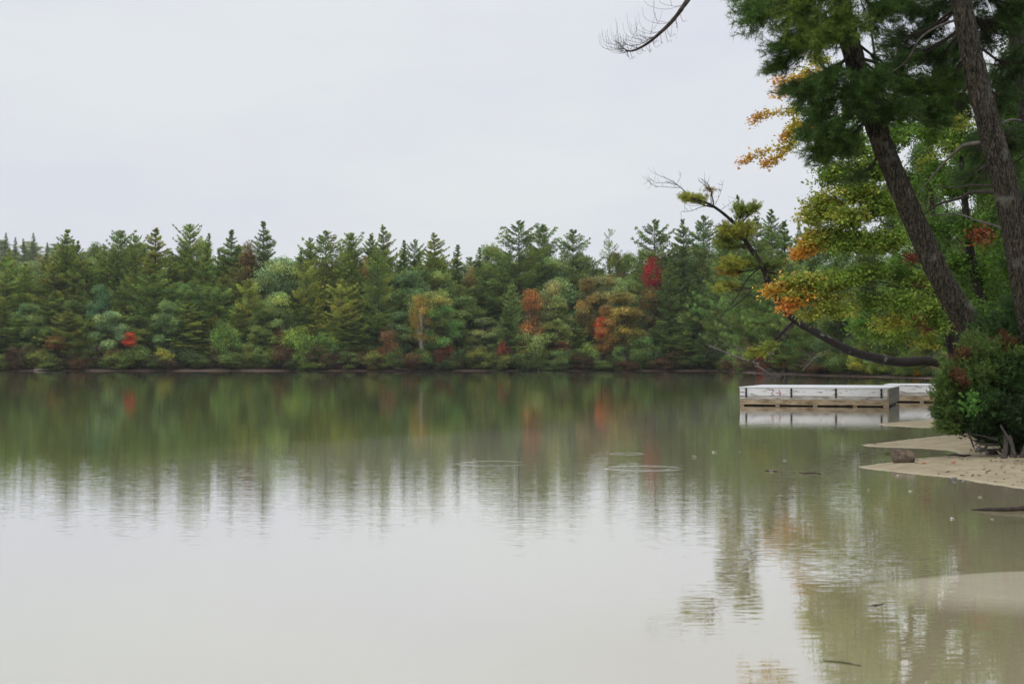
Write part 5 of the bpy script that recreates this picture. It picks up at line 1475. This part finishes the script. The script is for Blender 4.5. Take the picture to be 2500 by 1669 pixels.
M_DECK = mat_painted('white_deck_planks', (0.70, 0.71, 0.72), (0.22, 0.19, 0.15), 0.60, 0.70, 4.0)
M_SIDE = mat_painted('weathered_side_board', (0.15, 0.15, 0.12), (0.06, 0.052, 0.038), 0.40, 0.60)
M_IRON = mat_noise('dark_iron', (0.015, 0.012, 0.01), (0.06, 0.04, 0.03), 20, 0.6, 0.3)
M_RED = mat_noise('red_paint_mark', (0.42, 0.10, 0.08), (0.5, 0.16, 0.13), 30, 0.6, 0.0)
M_FLOAT = mat_noise('dark_float', (0.008, 0.008, 0.008), (0.02, 0.02, 0.018), 5, 0.7, 0.1)

def dock_section(x, y, rz, Lx, Dy, Ht, label, marks=True, brackets=(), z0=0.0):
    r = empty('floating_dock', (x, y, z0), rz)
    tag(r, label, 'dock', 'sections of the white swimming dock')
    e = 0.004
    # origin: front right corner; the dock runs towards -x and +y
    deck = MB()
    nb = int(Dy / 0.145)
    for i in range(nb):
        y0 = -0.02 + i * (Dy + 0.04) / nb
        deck.box(-Lx - 0.03, 0.03, y0 + 0.004, y0 + (Dy + 0.04) / nb - 0.004, Ht - 0.035, Ht + random.uniform(-0.002, 0.002))
    deck.build('deck', M_DECK, r)
    h1, h2, h3 = Ht - 0.04, Ht - 0.30, Ht - 0.425
    MB().box(-Lx, 0, 0.0, 0.04, h2 + e, h1).build('upper_board', M_WHITE, r)
    MB().box(-Lx, 0, 0.012, 0.045, h3 + e, h2).build('middle_board', M_GREYB, r)
    MB().box(-Lx, 0, 0.003, 0.045, 0.042, h3).build('lower_board', M_RAW, r)
    s = MB()
    s.box(-0.04, 0.0, 0.045, Dy, h2 + 0.006, h1); s.box(-0.045, -0.004, 0.045, Dy, 0.06, h2 - 0.006)
    s.box(-Lx, -Lx + 0.04, 0.045, Dy, 0.06, h1)
    s.box(-Lx + 0.04, -0.045, Dy - 0.04, Dy - 0.002, 0.06, h1 - 0.003)
    s.build('side_board', M_SIDE, r)
    fl = MB()
    fl.box(-Lx + 0.12, -0.12, 0.10, Dy - 0.1, -0.15, 0.30)
    fl.build('float', M_FLOAT, r)
    for fx in (0.02, 0.22, 0.485, 0.74, 0.985):
        MB().box(-Lx * fx - 0.07, -Lx * fx + 0.07, 0.014, 0.09, -0.12, 0.074).build('post', M_RAW, r)
    MB().box(-0.03, 0.012, -0.012, 0.03, -0.08, h1 - 0.03).build('corner_post', M_RAW, r)
    for bx_ in brackets:
        b = MB()
        b.box(-Lx * bx_ - 0.028, -Lx * bx_ + 0.028, -0.022, 0.0 - 0.0005, h2 - 0.055, h1 + 0.002)
        b.box(-Lx * bx_ - 0.036, -Lx * bx_ + 0.034, -0.034, -0.0225, h2 + 0.05, h2 + 0.10)
        b.box(-Lx * bx_ - 0.036, -Lx * bx_ + 0.034, -0.034, -0.0225, h1 - 0.07, h1 - 0.02)
        b.build('bracket', M_IRON, r)
    if marks:
        mk = MB()
        def stroke(pts, w=0.011):
            mk.tube([(-Lx + a_, -0.006, h2 + 0.015 + b_) for a_, b_ in pts], w, 4)
        # a looping 2-like curve and an arrow
        stroke(catmull([Vector((1.08, 0.19, 0)), Vector((1.15, 0.20, 0)), Vector((1.18, 0.15, 0)), Vector((1.12, 0.10, 0)), Vector((1.10, 0.055, 0)), Vector((1.13, 0.02, 0)), Vector((1.19, 0.015, 0))], 4) and
               [(q.x, q.y) for q in catmull([Vector((1.08, 0.19, 0)), Vector((1.15, 0.20, 0)), Vector((1.18, 0.15, 0)), Vector((1.12, 0.10, 0)), Vector((1.10, 0.055, 0)), Vector((1.13, 0.02, 0)), Vector((1.19, 0.015, 0))], 4)])
        stroke([(1.26, 0.085), (1.33, 0.09), (1.41, 0.075)])
        stroke([(1.345, 0.20), (1.375, 0.14), (1.42, 0.075), (1.40, 0.025), (1.35, 0.01)])
        mk.build('red_mark', M_RED, r)
    return r
dr_ = G(2038, 933); dl_ = G(1697, 929.6)
vec = dr_ - dl_
ang = math.atan2(vec.y, vec.x)
dock_section(dr_.x, dr_.y, ang, vec.length, 5.3, 0.645, 'white boarded floating dock with four dark brackets and red marks on its front', True, (0.045, 0.345, 0.645, 0.955))
bc = Vector((dr_.x, dr_.y, 0)) + Vector((math.cos(ang + math.pi / 2), math.sin(ang + math.pi / 2), 0)) * 5.3
dv = Vector((math.cos(ang), math.sin(ang), 0))
e2 = bc + dv * 4.6 + Vector((-math.sin(ang), math.cos(ang), 0)) * 0.9
dock_section(e2.x, e2.y, ang, 5.2, 2.6, 0.66, 'white dock section behind the first, running behind the bush', False, ())

# ------------------------------------------------------------------ stones, leaves, drift on spit and water
M_ROCK = mat_noise('brown_stone', (0.05, 0.036, 0.025), (0.19, 0.14, 0.10), 6, 0.85, 0.6, 0.02)
M_ROCKG = mat_noise('grey_stone', (0.07, 0.065, 0.06), (0.22, 0.20, 0.18), 9, 0.85, 0.6, 0.02)
CUTS = [(-0.75, -0.5, 0.55, 0.62), (0.35, -0.8, 0.5, 0.66), (0.9, 0.1, 0.35, 0.68), (0.05, 0.1, 1, 0.66), (-0.9, 0.4, -0.1, 0.72), (0.5, 0.5, 0.7, 0.64), (-0.1, -1, -0.1, 0.72)]
def rock(px, py, w, h, d, mat, label, seed, name='rock', group=None, sink=0.25, rough=0.25):
    p = G(px, py, 0.02)
    z = gz(p.x, p.y)
    p = G(px, py, max(z, 0.0))
    z = max(gz(p.x, p.y), -0.05)
    import bmesh
    bm = bmesh.new()
    bmesh.ops.create_icosphere(bm, subdivisions=4, radius=1.0)
    for v in bm.verts:
        q = v.co.copy()
        n = mnoise.noise(q * 1.1 + Vector((seed * 3.7, seed, 0))) * rough * 1.6 + mnoise.noise(q * 3 + Vector((seed, 4, 2))) * rough * 0.4
        # facets
        c = 0.10 * abs(mnoise.noise(q * 1.9 + Vector((seed, 7, 3)))) * (1 if rough < 0.2 else 0.3)
        m_ = max(abs(q.x), abs(q.y), abs(q.z))
        q = q * (1 + (1 / m_ - 1) * 0.22)
        q = q * (1 + n + c) * 0.85
        for (nx, ny, nz_, dd) in CUTS:
            cn = Vector((nx, ny, nz_)).normalized()
            ex = q.dot(cn) - dd
            if ex > 0: q = q - cn * ex * 0.85
        v.co = q
        v.co.x *= w / 2; v.co.y *= d / 2; v.co.z *= h / 2
        if v.co.z > h * 0.38: v.co.z = h * 0.38 + (v.co.z - h * 0.38) * 0.35
    me = bpy.data.meshes.new(name); bm.to_mesh(me); bm.free()
    me.polygons.foreach_set('use_smooth', [True] * len(me.polygons))
    me.materials.append(mat)
    o = link(bpy.data.objects.new(name, me)); o.location = (p.x, p.y + d / 2 * 0.6, z + h * (0.5 - sink)); o.rotation_euler = (0, 0, seed)
    tag(o, label, 'rock', group)
    return o
rock(2075, 1061, 0.43, 0.30, 0.34, M_ROCK, 'blunt brown boulder at the edge of the nearer sand spit', 0.35, sink=0.2, rough=0.12)
rock(2036, 1036, 0.13, 0.07, 0.10, M_ROCKG, 'small grey stone in the inlet behind the boulder', 2)
rock(2028, 1058, 0.10, 0.04, 0.08, M_ROCKG, 'flat dark stone in the water left of the boulder', 3)
rock(2190, 1101, 0.10, 0.08, 0.09, M_ROCKG, 'small round stone at the lower edge of the nearer spit', 4)
rock(2212, 1103, 0.11, 0.035, 0.08, M_ROCKG, 'flat pebble right of the small round stone', 5)
rock(2255, 1036, 0.26, 0.12, 0.2, M_ROCKG, 'grey stone under the bush on the sand', 6, rough=0.15)
rock(2278, 1043, 0.26, 0.15, 0.2, M_ROCKG, 'darker grey stone beside the bush stems', 7, rough=0.15)
rock(2105, 1056, 0.07, 0.03, 0.05, M_ROCKG, 'tiny pebble just right of the boulder', 8)
rock(2050, 960, 0.16, 0.05, 0.12, M_ROCKG, 'small dark stone on the furthest sand spit', 9)
# drift stick and waterlogged branch
log_thing('driftwood_branch', [G(2228, 1169, 0.0), G(2262, 1167.5, 0.015), G(2300, 1168, 0.02), G(2349, 1165, 0.03), G(2420, 1160, 0.05)], [0.006, 0.018, 0.022, 0.028, 0.03], M_TWIG, 'dark waterlogged branch lying in the shallows at the right edge', 'branch')
log_thing('driftwood_stick', [G(2172, 1044, 0.03), G(2190, 1042, 0.05), G(2212, 1045, 0.05), G(2226, 1043, 0.05)], [0.008, 0.016, 0.018, 0.008], M_TWIG, 'crooked dark stick on the sand by the inlet', 'stick')
log_thing('driftwood_stick', [G(1890, 1515, -0.03), G(1930, 1518, -0.02), G(1975, 1526, -0.03)], [0.003, 0.005, 0.003], M_TWIG, 'thin sunken stick near the bottom of the picture', 'stick')
log_thing('driftwood_stick', [G(1990, 1390, -0.01), G(2008, 1388, 0.002), G(2028, 1384, 0.0)], [0.004, 0.006, 0.003], M_TWIG, 'small dark floating twig left of the submerged sand bar', 'stick')
log_thing('driftwood_stick', [G(1755, 1079, 0.004), G(1765, 1078.5, 0.008), G(1783, 1081, 0.004)], [0.006, 0.012, 0.005], M_TWIG, 'short floating stick with a pale leaf on it', 'stick')
log_thing('driftwood_stick', [G(1832, 1084, 0.003), G(1848, 1085, 0.007), G(1868, 1084, 0.004), G(1884, 1087, 0.004)], [0.004, 0.008, 0.007, 0.004], M_TWIG, 'thin floating stick right of the one carrying a leaf', 'stick')

def mat_plain(name, c, rough=0.7):
    return mat_noise(name, tuple(x * 0.7 for x in c), c, 20, rough, 0.1)
LM = {'pale': mat_plain('pale_leaf', (0.55, 0.53, 0.45)), 'brown': mat_plain('brown_leaf', (0.10, 0.06, 0.035)), 'red': mat_plain('red_leaf', (0.40, 0.06, 0.04)), 'tan': mat_plain('tan_leaf', (0.30, 0.20, 0.11))}
def leaf_mesh(name, mat, s):
    pts = []
    for i in range(14):
        th = 2 * math.pi * i / 14
        r = s * (0.5 if i % 2 else 0.95) * (1 + 0.25 * math.cos(th))
        pts.append((math.cos(th) * r, math.sin(th) * r * 0.8, 0.12 * s * math.cos(th * 2) + random.uniform(0, 0.05) * s))
    n = len(pts)
    v = [(0, 0, -0.05 * s)] + pts + [(x, y, z + 0.004) for x, y, z in pts] + [(0, 0, -0.05 * s + 0.004)]
    f = []
    for i in range(n):
        j = (i + 1) % n
        f += [(0, 1 + j, 1 + i), (2 * n + 1, n + 1 + i, n + 1 + j), (1 + i, 1 + j, n + 1 + j, n + 1 + i)]
    me = bpy.data.meshes.new(name); me.from_pydata(v, [], f); me.materials.append(mat)
    return me
LMESH = {k: [leaf_mesh('fallen_leaf', m, 0.05), leaf_mesh('fallen_leaf', m, 0.05)] for k, m in LM.items()}
def fallen(x, y, kind, size, label, group):
    o = link(bpy.data.objects.new('fallen_leaf', random.choice(LMESH[kind])))
    z = gz(x, y)
    o.location = (x, y, max(z, 0.0) + 0.012 * size); o.scale = (size,) * 3
    o.rotation_euler = (random.uniform(-0.3, 0.3), random.uniform(-0.3, 0.3), random.uniform(0, 6.28))
    tag(o, label, 'leaf', group)
for (px, py, s_, lab) in [(1592, 1048, 1.8, 'pale leaf floating left of a second pale leaf in the open water'), (1640, 1037.5, 1.6, 'pale floating leaf in line with the dock front, second of the open water pair'), (1697, 1036, 0.9, 'small pale floating leaf left below the dock'),
                       (1802, 1057, 0.9, 'small pale leaf floating between the dock and the floating sticks'), (1768, 1081, 1.2, 'pale leaf caught on the short floating stick'), (2058, 1092, 1.0, 'pale leaf floating just off the nearer spit tip side'),
                       (1993, 1123, 0.8, 'pale leaf floating left below the nearer spit'), (2088, 1127, 0.8, 'pale leaf floating below the middle of the nearer spit'), (2246, 1140, 0.8, 'pale leaf floating above the waterlogged branch'),
                       (2184, 1190, 0.9, 'largest pale leaf floating left below the waterlogged branch'), (2276, 1191, 0.6, 'pale leaf floating right below the waterlogged branch')]:
    g_ = G(px, py); fallen(g_.x, g_.y, 'pale', s_ * 0.7, lab, 'pale leaves floating on the water')
for (px, py, lab) in [(2006, 1017, 'red leaf on the tip of the upper sand spit'), (2120, 1067, 'red leaf on the nearer spit right of the boulder'), (2186, 1068, 'red leaf in the middle of the nearer spit')]:
    g_ = G(px, py, 0.03); fallen(g_.x, g_.y, 'red', 0.9, lab, 'red leaves on the sand')
n = 0
while n < 110:
    px = rng.uniform(2060, 2349); py = rng.uniform(1000, 1118)
    if rng.random() > ((px - 2040) / 300) ** 1.3: continue
    g_ = G(px, py, 0.05)
    s_ = sdist(np.array([g_.x]), np.array([g_.y]))[0]
    if s_ < 0.15: continue
    kd = random.choice(['brown', 'brown', 'brown', 'tan'])
    fallen(g_.x, g_.y, kd, rng.uniform(0.3, 0.8), 'brown fallen leaf in the scatter on the sand spits', 'brown leaves scattered on the sand')
    n += 1

# ------------------------------------------------------------------ thin haze over the lake and forest
hz = MB().box(-1000, 1000, -320, 1560, -4.5, 130).mesh('haze', None)
hm, N, L = new_mat('haze')
o = N('ShaderNodeOutputMaterial'); pv = N('ShaderNodeVolumePrincipled')
pv.inputs['Color'].default_value = (0.93, 0.95, 0.97, 1)
pv.inputs['Density'].default_value = 0.00013
pv.inputs['Anisotropy'].default_value = 0.2
L(pv.outputs[0], o.inputs['Volume'])
hz.materials.append(hm)
ho = link(bpy.data.objects.new('haze', hz)); tag(ho, 'thin damp haze hanging over the lake', 'haze', kind='stuff')
